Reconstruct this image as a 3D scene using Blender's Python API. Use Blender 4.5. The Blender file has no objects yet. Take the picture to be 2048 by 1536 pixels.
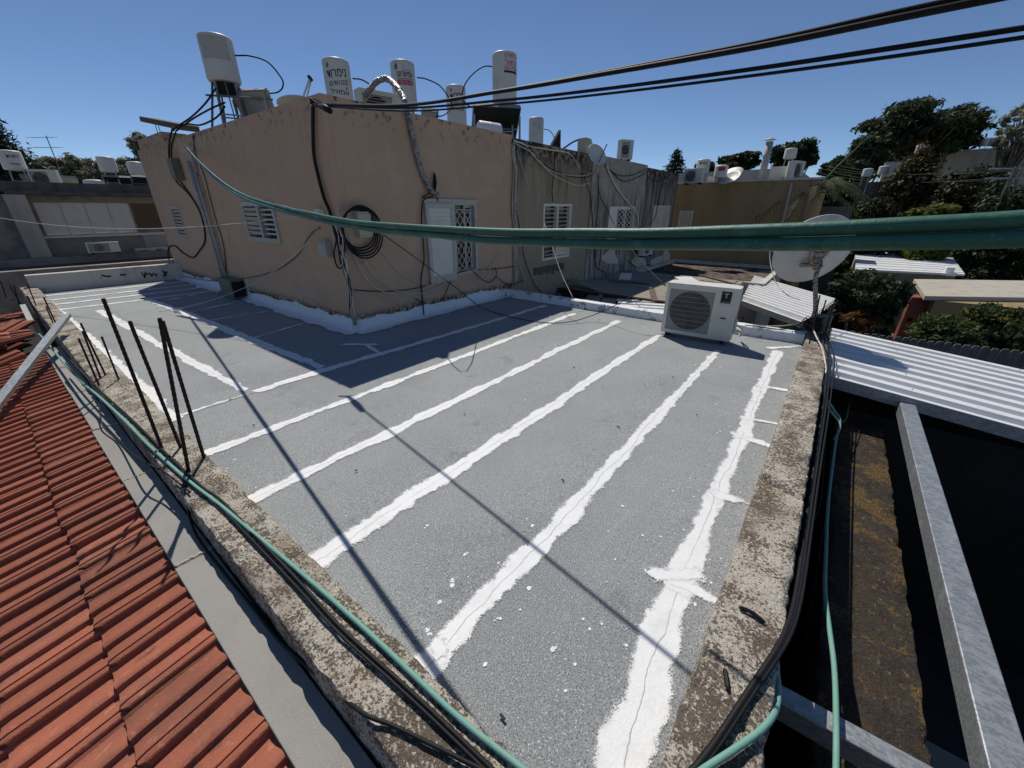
import bpy, math, random
import numpy as np
from mathutils import Vector, Matrix, noise as mnoise
random.seed(7); np.random.seed(7)
sc = bpy.context.scene
COL = sc.collection
# ------------------------------------------------------------------ camera
CAMZ = 1.84
FPX = 791.446
_a, _b, _c = 0.908770756, 0.417281072, 0.000494717
def _rz(t): return np.array([[math.cos(t), -math.sin(t), 0], [math.sin(t), math.cos(t), 0], [0, 0, 1]])
def _rx(t): return np.array([[1, 0, 0], [0, math.cos(t), -math.sin(t)], [0, math.sin(t), math.cos(t)]])
CM = _rz(_c) @ _rx(_b) @ np.array([[1, 0, 0], [0, 0, -1], [0, 1, 0.]]) @ _rz(_a)
CC = np.array([0, 0, CAMZ])
cam_d = bpy.data.cameras.new('camera'); cam = bpy.data.objects.new('camera', cam_d); COL.objects.link(cam)
cam_d.sensor_width = 36; cam_d.lens = FPX / 2048 * 36; cam_d.clip_start = 0.03; cam_d.clip_end = 3000
mw = Matrix.Identity(4)
for i in range(3):
    mw[i][0] = CM[0][i]; mw[i][1] = -CM[1][i]; mw[i][2] = -CM[2][i]; mw[i][3] = CC[i]
cam.matrix_world = mw
sc.camera = cam
# ------------------------------------------------------------------ sky, sun, exposure
SUN = Vector((-0.415, -0.604, -1.0))            # direction the light travels
SELEV = math.atan2(1.0, math.hypot(.415, .604)); SAZ = math.atan2(.415, .604)
world = bpy.data.worlds.new('World'); sc.world = world; world.use_nodes = True
wn = world.node_tree; wn.nodes.clear()
sky = wn.nodes.new('ShaderNodeTexSky'); sky.sky_type = 'NISHITA'; sky.sun_disc = False
sky.sun_elevation = SELEV; sky.sun_rotation = SAZ
sky.air_density = 0.6; sky.dust_density = 0.0; sky.ozone_density = 4.5; sky.altitude = 50
bg = wn.nodes.new('ShaderNodeBackground'); bg.inputs[1].default_value = 0.1
wo = wn.nodes.new('ShaderNodeOutputWorld')
wn.links.new(sky.outputs[0], bg.inputs[0]); wn.links.new(bg.outputs[0], wo.inputs[0])
sl = bpy.data.lights.new('sun', 'SUN'); sl.energy = 4.2; sl.angle = math.radians(0.55); sl.color = (1, .955, .88)
so = bpy.data.objects.new('sun', sl); COL.objects.link(so); so.location = (6, 9, 20)
so.rotation_euler = SUN.to_track_quat('-Z', 'Y').to_euler()
sc.view_settings.view_transform = 'Standard'; sc.view_settings.look = 'None'
sc.view_settings.gamma = 1; sc.view_settings.exposure = -0.15; sc.view_settings.use_curve_mapping = False
sc.cycles.max_bounces = 8; sc.cycles.transparent_max_bounces = 16

# ------------------------------------------------------------------ picture point -> place
def ray(x, y): return CM.T @ np.array([(x - 1024) / FPX, (y - 768) / FPX, 1])
def Zp(x, y, z=0.0): k = ray(x, y); return Vector(CC + k * (z - CC[2]) / k[2])
def Xp(x, y, v): k = ray(x, y); return Vector(CC + k * v / k[0])
def Yp(x, y, v): k = ray(x, y); return Vector(CC + k * v / k[1])
def Dp(x, y, dep): return Vector(CC + dep * ray(x, y))

# ------------------------------------------------------------------ mesh builder
def V(*a): return Vector(a)
def cr(pts, n=8):
    """smooth curve through points"""
    P = [Vector(p) for p in pts]
    if len(P) < 3: return P
    out = []
    Q = [P[0] * 2 - P[1]] + P + [P[-1] * 2 - P[-2]]
    for i in range(1, len(Q) - 2):
        for k in range(n):
            t = k / n; a, b, c, d = Q[i - 1], Q[i], Q[i + 1], Q[i + 2]
            out.append(.5 * ((2 * b) + (c - a) * t + (2 * a - 5 * b + 4 * c - d) * t * t + (3 * b - a - 3 * c + d) * t ** 3))
    out.append(P[-1]); return out
def sag(a, b, s, n=16):
    a = Vector(a); b = Vector(b)
    return [a.lerp(b, t / n) - Vector((0, 0, 4 * s * (t / n) * (1 - t / n))) for t in range(n + 1)]
class MB:
    def __init__(s): s.v = []; s.f = []; s.uv = None
    def add(s, vs, fs):
        o = len(s.v); s.v += [tuple(x) for x in vs]; s.f += [tuple(i + o for i in f) for f in fs]; return s
    def box(s, x0, x1, y0, y1, z0, z1):
        return s.add([(x0, y0, z0), (x1, y0, z0), (x1, y1, z0), (x0, y1, z0), (x0, y0, z1), (x1, y0, z1), (x1, y1, z1), (x0, y1, z1)],
                     [(0, 3, 2, 1), (4, 5, 6, 7), (0, 1, 5, 4), (1, 2, 6, 5), (2, 3, 7, 6), (3, 0, 4, 7)])
    def beam(s, p0, p1, w, h, up=(0, 0, 1)):
        p0 = Vector(p0); p1 = Vector(p1); t = (p1 - p0).normalized(); u = Vector(up)
        sd = t.cross(u)
        if sd.length < 1e-4: sd = t.cross(Vector((1, 0, 0)))
        sd.normalize(); u = sd.cross(t); a = sd * w / 2; b = u * h / 2
        vs = [p0 - a - b, p0 + a - b, p0 + a + b, p0 - a + b, p1 - a - b, p1 + a - b, p1 + a + b, p1 - a + b]
        return s.add(vs, [(0, 3, 2, 1), (4, 5, 6, 7), (0, 1, 5, 4), (1, 2, 6, 5), (2, 3, 7, 6), (3, 0, 4, 7)])
    def tube(s, path, r, n=8, caps=True):
        P = [Vector(p) for p in path]; m = len(P)
        R = r if isinstance(r, (list, tuple)) else [r] * m
        t0 = (P[1] - P[0]).normalized()
        u = t0.orthogonal().normalized(); vs = []; fs = []
        for i in range(m):
            t = (P[min(i + 1, m - 1)] - P[max(i - 1, 0)])
            if t.length < 1e-9: t = t0
            t.normalize(); u = (u - t * u.dot(t))
            if u.length < 1e-6: u = t.orthogonal()
            u.normalize(); w = t.cross(u)
            for k in range(n):
                an = 2 * math.pi * k / n
                vs.append(P[i] + (u * math.cos(an) + w * math.sin(an)) * R[i])
        for i in range(m - 1):
            for k in range(n):
                fs.append((i * n + k, i * n + (k + 1) % n, (i + 1) * n + (k + 1) % n, (i + 1) * n + k))
        if caps:
            fs.append(tuple(reversed(range(n)))); fs.append(tuple((m - 1) * n + k for k in range(n)))
        return s.add(vs, fs)
    def lathe(s, prof, c, n=24, M=None):
        vs = []; fs = []; m = len(prof); c = Vector(c)
        for r, z in prof:
            for k in range(n):
                a = 2 * math.pi * k / n; q = Vector((r * math.cos(a), r * math.sin(a), z))
                if M is not None: q = M @ q
                vs.append(c + q)
        for i in range(m - 1):
            for k in range(n):
                fs.append((i * n + k, i * n + (k + 1) % n, (i + 1) * n + (k + 1) % n, (i + 1) * n + k))
        fs.append(tuple(reversed(range(n)))); fs.append(tuple((m - 1) * n + k for k in range(n)))
        return s.add(vs, fs)
    def poly(s, pts, th=None, nrm=(0, 0, 1)):
        n = len(pts); P = [Vector(p) for p in pts]
        if th is None: return s.add(P, [tuple(range(n))])
        d = Vector(nrm) * th
        fs = [tuple(range(n)), tuple(reversed(range(n, 2 * n)))] + [(i, n + i, n + (i + 1) % n, (i + 1) % n) for i in range(n)]
        return s.add(P + [p - d for p in P], fs)
WL = {}
def wl(o): return WL.get(o.name, Vector((0, 0, 0)))
def link(o): COL.objects.link(o); return o
def tag(o, label=None, cat=None, group=None, kind=None):
    if label: o['label'] = label
    if cat: o['category'] = cat
    if group: o['group'] = group
    if kind: o['kind'] = kind
    return o
def thing(name, label, cat, loc=(0, 0, 0), group=None):
    o = bpy.data.objects.new(name, None); link(o); o.location = loc; o.empty_display_size = .1
    WL[o.name] = Vector(loc); return tag(o, label, cat, group)
def mk(name, mb, m, parent=None, smooth=False, label=None, cat=None, group=None, kind=None, bevel=0, center=None):
    """link a builder's shapes as ONE mesh object, given in world coordinates"""
    arr = np.array(mb.v, dtype=float)
    if parent is not None: org = wl(parent)
    elif center is not None: org = Vector(center)
    else: org = Vector((arr[:, 0].mean(), arr[:, 1].mean(), arr[:, 2].min()))
    arr = arr - np.array(org)
    me = bpy.data.meshes.new(name); me.from_pydata([tuple(q) for q in arr], [], mb.f)
    if mb.uv is not None:
        ul = me.uv_layers.new(name='uv')
        li = np.zeros(len(me.loops), dtype=np.int32); me.loops.foreach_get('vertex_index', li)
        ul.data.foreach_set('uv', np.array(mb.uv, dtype=np.float32)[li].ravel())
    me.update()
    if isinstance(m, (list, tuple)):
        for q in m: me.materials.append(q)
    else: me.materials.append(m)
    if smooth: me.polygons.foreach_set('use_smooth', [True] * len(me.polygons))
    o = bpy.data.objects.new(name, me); link(o)
    if parent is not None: o.parent = parent; WL[o.name] = org
    else: o.location = org; WL[o.name] = org
    if bevel:
        b = o.modifiers.new('bevel', 'BEVEL'); b.width = bevel; b.segments = 2; b.limit_method = 'ANGLE'
    elif smooth == 'auto':
        me.polygons.foreach_set('use_smooth', [True] * len(me.polygons))
    tag(o, label, cat, group, kind); return o
def copy_tree(o, parent=None, name=None):
    c = o.copy(); COL.objects.link(c); c.parent = parent
    for ch in o.children: copy_tree(ch, c)
    return c
def autosmooth(o, ang=35):
    me = o.data; me.polygons.foreach_set('use_smooth', [True] * len(me.polygons))
    try: me.set_sharp_from_angle(angle=math.radians(ang))
    except Exception: pass
    return o

# ------------------------------------------------------------------ materials
MATS = {}
def mat(name, col, rough=.8, layers=(), bump=None, metal=0.0, spec=.3, coord='pos', rand=0.0, alpha=None, trans=0.0, coat=0.0):
    """layers: (scale | (sx,sy,sz), colour, lo, hi[, detail]) noise-masked colour layers; bump: list of (scale, distance)"""
    m = bpy.data.materials.new(name); m.use_nodes = True; nt = m.node_tree; N = nt.nodes; L = nt.links
    b = N['Principled BSDF']; b.inputs['Roughness'].default_value = rough; b.inputs['Metallic'].default_value = metal
    b.inputs['Specular IOR Level'].default_value = spec
    if coat: b.inputs['Coat Weight'].default_value = coat
    if coord == 'pos': src = N.new('ShaderNodeNewGeometry').outputs['Position']
    else: src = N.new('ShaderNodeTexCoord').outputs['Object']
    def nz(scale, detail=6, rg=.6, off=0):
        mp = N.new('ShaderNodeMapping'); L.new(src, mp.inputs['Vector'])
        mp.inputs['Location'].default_value = (off, off * 1.7, off * .6)
        mp.inputs['Scale'].default_value = scale if isinstance(scale, (tuple, list)) else (scale,) * 3
        t = N.new('ShaderNodeTexNoise'); t.inputs['Scale'].default_value = 1.0; t.inputs['Detail'].default_value = detail
        t.inputs['Roughness'].default_value = rg; L.new(mp.outputs[0], t.inputs['Vector']); return t.outputs['Fac']
    def ramp(fac, lo, hi):
        r = N.new('ShaderNodeMapRange'); r.interpolation_type = 'SMOOTHSTEP'; L.new(fac, r.inputs['Value'])
        r.inputs['From Min'].default_value = lo; r.inputs['From Max'].default_value = hi; return r.outputs['Result']
    rgb = N.new('ShaderNodeRGB'); rgb.outputs[0].default_value = (*col, 1); cur = rgb.outputs[0]
    for i, ly in enumerate(layers):
        f = ramp(nz(ly[0], ly[4] if len(ly) > 4 else 6, .65, i * 3.7 + 1), ly[2], ly[3])
        if len(ly) > 6 and ly[6]:       # patchiness: a broad noise shifts the fine one
            fine = nz(ly[0], ly[4], .65, i * 3.7 + 1); broad = nz(ly[6][0], 4, .6, i * 2.3 + 11)
            sb_ = N.new('ShaderNodeMath'); sb_.operation = 'SUBTRACT'; L.new(broad, sb_.inputs[0]); sb_.inputs[1].default_value = .5
            mm_ = N.new('ShaderNodeMath'); mm_.operation = 'MULTIPLY_ADD'; L.new(sb_.outputs[0], mm_.inputs[0]); mm_.inputs[1].default_value = ly[6][1]; L.new(fine, mm_.inputs[2])
            f = ramp(mm_.outputs[0], ly[2], ly[3])
        if len(ly) > 5 and ly[5]:       # limited to a height band (z0 none .. z1 full)
            sx = N.new('ShaderNodeSeparateXYZ'); L.new(src, sx.inputs[0]); zf = ramp(sx.outputs['Z'], ly[5][0], ly[5][1])
            mu = N.new('ShaderNodeMath'); mu.operation = 'MULTIPLY'; L.new(f, mu.inputs[0]); L.new(zf, mu.inputs[1]); f = mu.outputs[0]
        mx = N.new('ShaderNodeMix'); mx.data_type = 'RGBA'; L.new(f, mx.inputs['Factor'])
        L.new(cur, mx.inputs['A']); mx.inputs['B'].default_value = (*ly[1], 1); cur = mx.outputs['Result']
    if rand:
        oi = N.new('ShaderNodeObjectInfo'); mr = N.new('ShaderNodeMapRange'); L.new(oi.outputs['Random'], mr.inputs['Value'])
        mr.inputs['To Min'].default_value = 1 - rand; mr.inputs['To Max'].default_value = 1 + rand
        hs = N.new('ShaderNodeHueSaturation'); L.new(mr.outputs[0], hs.inputs['Value']); L.new(cur, hs.inputs['Color']); cur = hs.outputs[0]
    L.new(cur, b.inputs['Base Color'])
    if bump:
        prev = None
        for (s, dist) in bump:
            bn = N.new('ShaderNodeBump'); bn.inputs['Distance'].default_value = dist; bn.inputs['Strength'].default_value = 1
            L.new(nz(s, 5, .6, 9), bn.inputs['Height'])
            if prev: L.new(prev, bn.inputs['Normal'])
            prev = bn.outputs[0]
        L.new(prev, b.inputs['Normal'])
    if alpha == 'stripe':               # worn brush edge: coverage falls off towards the rim of the coat
        uv = N.new('ShaderNodeUVMap'); uv.uv_map = 'uv'; sp = N.new('ShaderNodeSeparateXYZ'); L.new(uv.outputs[0], sp.inputs[0])
        def math2(op, a, bb):
            q = N.new('ShaderNodeMath'); q.operation = op
            for k, w in enumerate((a, bb)):
                if isinstance(w, (int, float)): q.inputs[k].default_value = w
                else: L.new(w, q.inputs[k])
            return q.outputs[0]
        e = sp.outputs['X']                                    # edge distance in metres
        n1 = math2('MULTIPLY', math2('SUBTRACT', nz(16, 4, .6, 2), .5), .055)
        n2 = math2('MULTIPLY', math2('SUBTRACT', nz(120, 6, .85, 5), .5), .11)
        n3 = math2('MULTIPLY', math2('SUBTRACT', nz(4.0, 3, .6, 7), .5), .13)
        sm = math2('ADD', math2('ADD', e, n1), math2('ADD', n2, n3))
        L.new(ramp(math2('SUBTRACT', sm, .028), 0, .014), b.inputs['Alpha'])
        # shadow of the overlapped sheet edge beneath, painted in as a grey line
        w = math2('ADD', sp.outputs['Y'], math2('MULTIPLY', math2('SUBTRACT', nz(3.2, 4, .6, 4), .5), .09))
        seam_line = ramp(math2('ABSOLUTE', w, 0), .0035, .001)
        seam_mask = math2('MULTIPLY', seam_line, ramp(nz(2.2, 3, .5, 12), .36, .46))
        mx = N.new('ShaderNodeMix'); mx.data_type = 'RGBA'; L.new(seam_mask, mx.inputs['Factor']); L.new(cur, mx.inputs['A'])
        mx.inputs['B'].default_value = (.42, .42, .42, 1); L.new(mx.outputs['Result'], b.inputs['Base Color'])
    if trans:                            # leaves let light through
        tb = N.new('ShaderNodeBsdfTranslucent'); L.new(cur, tb.inputs['Color']); ms = N.new('ShaderNodeMixShader')
        ms.inputs[0].default_value = trans; out = N['Material Output']
        L.new(b.outputs[0], ms.inputs[1]); L.new(tb.outputs[0], ms.inputs[2]); L.new(ms.outputs[0], out.inputs['Surface'])
    MATS[name] = m; return m
m_bitumen = mat('bitumen_granules', (.325, .337, .332), .86, [(1.1, (.355, .365, .36), .38, .62), (.35, (.29, .30, .30), .5, .62), (2.6, (.25, .258, .262), .57, .70, 8), ((.9, 6, 6), (.36, .37, .37), .62, .72, 6), (14, (.24, .245, .24), .66, .74, 5), (150, (.13, .138, .142), .50, .60, 4), (135, (.60, .62, .62), .57, .66, 4)], [(150, .004), (3, .006)], spec=.3)
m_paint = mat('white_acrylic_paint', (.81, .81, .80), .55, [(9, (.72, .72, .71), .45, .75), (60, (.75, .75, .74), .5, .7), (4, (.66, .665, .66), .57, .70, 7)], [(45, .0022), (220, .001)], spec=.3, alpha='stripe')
m_paint_solid = mat('white_acrylic_solid', (.80, .81, .82), .55, [(5, (.62, .63, .64), .5, .75)], [(30, .006)], spec=.3)
m_paint_par = mat('white_painted_parapet', (.78, .79, .80), .6, [(4.5, (.27, .285, .30), .56, .60), (14, (.66, .66, .66), .5, .7)], [(24, .008)], spec=.3)
m_conc = mat('weathered_concrete', (.60, .545, .455), .95, [(4, (.52, .43, .31), .52, .70), (3.5, (.30, .215, .12), .64, .70), (2.0, (.36, .30, .235), .52, .68, 6), ((85, 60, 80), (.15, .118, .088), .47, .55, 11, None, (6, .7)), (30, (.165, .132, .10), .56, .63, 9, None, (2.5, .6)), (230, (.14, .118, .10), .55, .62, 4), (150, (.70, .67, .60), .62, .67, 5)], [(55, .014), (170, .006), (9, .02)], spec=.12)
m_conc_side = mat('parapet_render', (.30, .23, .15), .95, [(6, (.17, .13, .09), .45, .65), (30, (.36, .29, .2), .55, .7)], [(20, .01)], spec=.1)
m_coping = mat('grey_coping', (.30, .285, .255), .7, [(2, (.25, .24, .215), .4, .7), (150, (.36, .345, .31), .58, .7, 2), (60, (.16, .15, .14), .70, .74, 3)], [(120, .0015)], spec=.35)
m_mortar = mat('joint_mortar', (.55, .46, .33), .95, [(30, (.4, .33, .23), .5, .7)], [(60, .004)], spec=.1)
m_tile = mat('terracotta_tile', (.335, .110, .064), .78, [(3, (.30, .10, .06), .4, .7), (1.1, (.25, .095, .06), .55, .68), (22, (.45, .185, .12), .55, .75), (9, (.20, .085, .055), .62, .70, 8), ((4, 42, 42), (.03, .022, .018), .655, .69, 8), (95, (.13, .05, .035), .66, .73, 3), (160, (.50, .26, .18), .68, .74, 3)], [(80, .003), (14, .003)], spec=.22, rand=.2)
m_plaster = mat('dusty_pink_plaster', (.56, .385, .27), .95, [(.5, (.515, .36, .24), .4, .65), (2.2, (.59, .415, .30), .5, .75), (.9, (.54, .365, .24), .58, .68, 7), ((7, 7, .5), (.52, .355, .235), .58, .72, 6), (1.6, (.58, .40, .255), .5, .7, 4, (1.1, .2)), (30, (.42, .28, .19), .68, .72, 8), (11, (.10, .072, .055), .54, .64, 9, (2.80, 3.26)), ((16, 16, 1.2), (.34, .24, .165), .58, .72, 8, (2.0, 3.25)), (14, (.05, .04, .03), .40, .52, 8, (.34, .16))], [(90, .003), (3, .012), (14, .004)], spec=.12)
m_grey1 = mat('stained_grey_render', (.34, .28, .195), .95, [((7, 7, .8), (.38, .33, .25), .58, .7), (1.4, (.38, .315, .225), .5, .7, 5, (1.2, .1)), ((4, 4, .5), (.125, .108, .085), .48, .66, 8, (1.3, 3.0)), ((16, 16, 1.2), (.16, .14, .11), .58, .68, 8), (6, (.035, .032, .028), .42, .55, 8, (2.55, 3.1))], [(50, .006), (5, .01)], spec=.12)
m_grey2 = mat('patchy_grey_render', (.36, .325, .265), .95, [(3, (.43, .40, .345), .5, .6), ((6, 6, .6), (.15, .13, .10), .46, .60, 8, (2.6, 1.9)), ((9, 9, 1), (.10, .09, .072), .60, .68), (20, (.48, .45, .41), .62, .68, 8, (1.0, .3))], [(50, .006), (5, .01)], spec=.12)
m_grey3 = mat('dark_streaked_render', (.30, .265, .22), .95, [((5, 5, .5), (.12, .105, .09), .45, .58), (7, (.04, .037, .033), .42, .55, 8, (2.2, 3.0)), ((12, 12, 1.4), (.45, .40, .35), .60, .66)], [(50, .006)], spec=.12)
m_yellow = mat('ochre_plaster', (.33, .235, .125), .95, [((2, 2, .4), (.27, .185, .095), .45, .7), (3, (.13, .11, .08), .55, .7, 8, (2.2, 3.0)), ((1.2, 1.2, .1), (.15, .12, .08), .62, .68)], [(40, .004)], spec=.1)
m_beige = mat('beige_render', (.46, .42, .35), .95, [((2, 2, .5), (.36, .33, .28), .45, .7)], spec=.1)
m_whitewall = mat('white_render', (.60, .565, .49), .95, [((3, 3, .5), (.42, .41, .38), .5, .7), (4, (.25, .23, .2), .62, .68)], spec=.1)
m_darkwall = mat('dark_render', (.13, .12, .11), .95, [((3, 3, .5), (.07, .065, .06), .45, .7)], spec=.1)
m_flatroof = mat('grey_flat_roof', (.20, .20, .195), .95, [(1, (.13, .13, .13), .4, .65), (8, (.28, .27, .25), .55, .7)], [(40, .005)], spec=.1)
m_brownroof = mat('brown_mossy_roof', (.15, .115, .09), .98, [(2.5, (.05, .043, .037), .45, .6, 8), (9, (.26, .20, .155), .55, .66, 8)], [(25, .01)], spec=.05)
m_slab = mat('bare_concrete_slab', (.32, .285, .235), .95, [(1.5, (.2, .19, .17), .45, .65), (12, (.12, .11, .10), .58, .68, 8)], [(30, .006)], spec=.1)
m_moss = mat('lichen_concrete', (.058, .048, .040), .98, [(14, (.035, .03, .027), .45, .6), (5, (.075, .05, .034), .52, .64), (9, (.14, .088, .036), .52, .58, 10, None, (2.0, .9)), (26, (.19, .125, .055), .60, .64, 9), (90, (.11, .095, .085), .60, .68, 4), (70, (.045, .037, .03), .48, .58, 6)], [(60, .012), (8, .02)], spec=.1)
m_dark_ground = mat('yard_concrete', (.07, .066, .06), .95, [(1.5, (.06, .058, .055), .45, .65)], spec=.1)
m_ground = mat('dry_earth', (.17, .14, .10), 1.0, [(.3, (.11, .10, .06), .4, .65), (3, (.22, .18, .13), .5, .7)], spec=.05)
m_rebar = mat('rusty_rebar', (.022, .016, .013), .8, [(60, (.05, .026, .015), .55, .7)], [(220, .002)], spec=.3)
m_galv = mat('galvanised_steel', (.37, .38, .385), .48, [((60, 25, 60), (.26, .28, .295), .45, .55, 3), (9, (.44, .46, .47), .5, .7), (120, (.55, .57, .58), .62, .68, 3)], [(40, .0015)], metal=.55, spec=.5)
m_whitemetal = mat('white_sheet_metal', (.76, .76, .75), .5, [(1.5, (.66, .66, .645), .5, .7), ((5, .8, 5), (.58, .57, .545), .60, .72), (60, (.5, .47, .43), .67, .74, 4)], spec=.35)
m_green = mat('green_plastic_hose', (.033, .130, .088), .5, [(7, (.07, .21, .15), .5, .68), (40, (.10, .22, .165), .6, .72, 6), (180, (.03, .09, .07), .62, .68, 3)], [(60, .0015)], spec=.4)
m_greenpale = mat('sun_bleached_green_hose', (.17, .36, .29), .58, [(5, (.21, .38, .31), .45, .65), (30, (.26, .40, .33), .6, .72, 6), (90, (.09, .15, .115), .66, .71, 4), (12, (.30, .30, .22), .68, .74, 5)], [(60, .0012)], spec=.35)
m_black = mat('black_cable_rubber', (.009, .009, .010), .6, [(60, (.022, .022, .021), .55, .7)], spec=.25)
m_whitecab = mat('white_cable_plastic', (.62, .58, .50), .55, [(40, (.4, .38, .34), .5, .7)], spec=.4)
m_tank = mat('white_enamel_tank', (.64, .615, .545), .45, [(2.5, (.57, .55, .485), .45, .7), ((16, 16, 1.6), (.46, .44, .40), .60, .72), ((30, 30, 2.2), (.34, .25, .17), .70, .75), (50, (.35, .3, .25), .72, .76, 5)], spec=.4)
m_sticker = mat('faded_sticker', (.46, .435, .39), .6, [(8, (.40, .38, .34), .45, .7), (3, (.52, .5, .45), .6, .64)], spec=.3)
m_tankcream = mat('cream_enamel_tank', (.58, .555, .49), .45, [(3, (.52, .49, .43), .45, .7)], spec=.4)
m_ink = mat('black_print', (.015, .015, .018), .6)
m_red = mat('red_print', (.42, .03, .05), .6)
m_pink = mat('pink_sticker', (.62, .54, .54), .6, [(6, (.56, .5, .5), .4, .7)])
m_acw = mat('ac_painted_case', (.62, .605, .53), .48, [(2, (.54, .525, .46), .45, .7), (30, (.44, .43, .40), .66, .74, 5)], spec=.4)
m_actop = mat('ac_dusty_lid', (.66, .645, .59), .6, [(7, (.56, .53, .46), .5, .65), (25, (.42, .3, .18), .68, .73, 5)], spec=.3)
m_acdark = mat('ac_dark_interior', (.035, .036, .037), .7)
m_grille = mat('ac_grille_wire', (.36, .345, .31), .5, spec=.4)
m_frame = mat('aluminium_frame', (.47, .455, .41), .45, [(8, (.38, .37, .335), .5, .7)], metal=.25, spec=.5)
m_slat = mat('grey_shutter_slat', (.54, .51, .44), .5, [(12, (.44, .415, .36), .5, .7)], spec=.4)
m_slatw = mat('white_shutter_slat', (.76, .71, .60), .5, [(3, (.66, .61, .51), .5, .7), ((14, 14, 2), (.5, .45, .37), .64, .74)], spec=.4)
m_glass = mat('dark_window_glass', (.012, .014, .017), .08, spec=.6)
m_inside = mat('dark_room', (.02, .02, .02), .9)
m_foil = mat('crinkled_foil', (.55, .53, .50), .3, [(25, (.25, .24, .22), .48, .56)], [(35, .04), (110, .012)], metal=.85, spec=.5)
m_box = mat('grey_meter_box', (.42, .41, .375), .6, [(10, (.34, .335, .31), .5, .7)], spec=.3)
m_boxochre = mat('beige_meter_box', (.47, .45, .33), .6, [(12, (.38, .36, .27), .5, .7)], spec=.3)
m_boxdark = mat('olive_meter_box', (.17, .18, .13), .6, [(6, (.12, .125, .09), .5, .7)], spec=.3)
m_warn = mat('yellow_warning_label', (.75, .42, .03), .6)
m_pipe = mat('grey_metal_pipe', (.40, .385, .35), .5, [(14, (.29, .28, .255), .5, .7)], spec=.3)
m_wood = mat('weathered_wood', (.16, .125, .09), .9, [((3, 40, 40), (.09, .07, .05), .45, .6)], [((4, 60, 60), .004)])
m_fence = mat('grey_fence_wood', (.20, .195, .185), .9, [((30, 30, 3), (.13, .128, .12), .45, .6)], spec=.1, rand=.15)
m_dish = mat('dish_enamel', (.50, .50, .485), .5, [(5, (.42, .42, .40), .45, .7), ((18, 18, 4), (.36, .33, .29), .64, .72), (40, (.34, .26, .2), .68, .74)], spec=.35)
m_rustw = mat('rusty_white_bracket', (.42, .38, .33), .7, [(45, (.13, .055, .025), .47, .54, 6)], [(60, .003)])
m_redpaint = mat('faded_red_panel', (.26, .085, .065), .6, [(4, (.20, .065, .05), .5, .7)], spec=.3)
m_bark = mat('grey_bark', (.17, .14, .11), .95, [((12, 12, 2), (.09, .075, .06), .45, .6)], [((20, 20, 4), .02)])
def leafmat(n, c, c2, tr=.35): return mat(n, c, .6, [(1.2, c2, .4, .65), (7, tuple(q * .6 for q in c), .55, .7)], trans=tr, spec=.25)
m_leaf_dark = leafmat('dark_green_leaf', (.026, .042, .016), (.042, .06, .021), .25)
m_leaf_mid = leafmat('mid_green_leaf', (.045, .072, .023), (.07, .095, .028), .3)
m_leaf_euc = leafmat('eucalyptus_leaf', (.040, .058, .024), (.062, .082, .034), .28)
m_leaf_olive = leafmat('olive_leaf', (.24, .24, .165), (.30, .30, .22), .5)
m_leaf_yel = leafmat('yellow_green_leaf', (.11, .13, .022), (.15, .15, .025))
m_leaf_orange = leafmat('orange_dry_leaf', (.17, .085, .022), (.13, .055, .015))
m_leaf_rust = leafmat('rust_tinted_leaf', (.040, .036, .014), (.030, .038, .014), .25)
m_leaf_con = leafmat('conifer_needle', (.022, .038, .022), (.03, .048, .028), .15)
m_palm = leafmat('palm_frond', (.085, .10, .045), (.12, .13, .06))
m_pitch = mat('blackish_yard_wall', (.035, .033, .03), .95, [((3, 3, .5), (.022, .021, .02), .45, .7)], spec=.08)  # made near-black, so the deep shade of the gap sits in the colour
m_plaster2 = mat('repaired_plaster', (.56, .385, .265), .95, [(3, (.50, .35, .245), .45, .65), (25, (.60, .43, .31), .6, .7)], [(60, .005)], spec=.1)
m_solar = mat('solar_collector_glass', (.02, .022, .028), .12, spec=.6)
# ================================================================== SETTING
GZ = -3.2
g = MB(); g.box(-600, 900, -700, 900, GZ - .5, GZ)
mk('ground', g, m_ground, kind='structure')
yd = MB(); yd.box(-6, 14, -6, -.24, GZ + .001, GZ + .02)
mk('yard_floor', yd, m_dark_ground, kind='structure')

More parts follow.
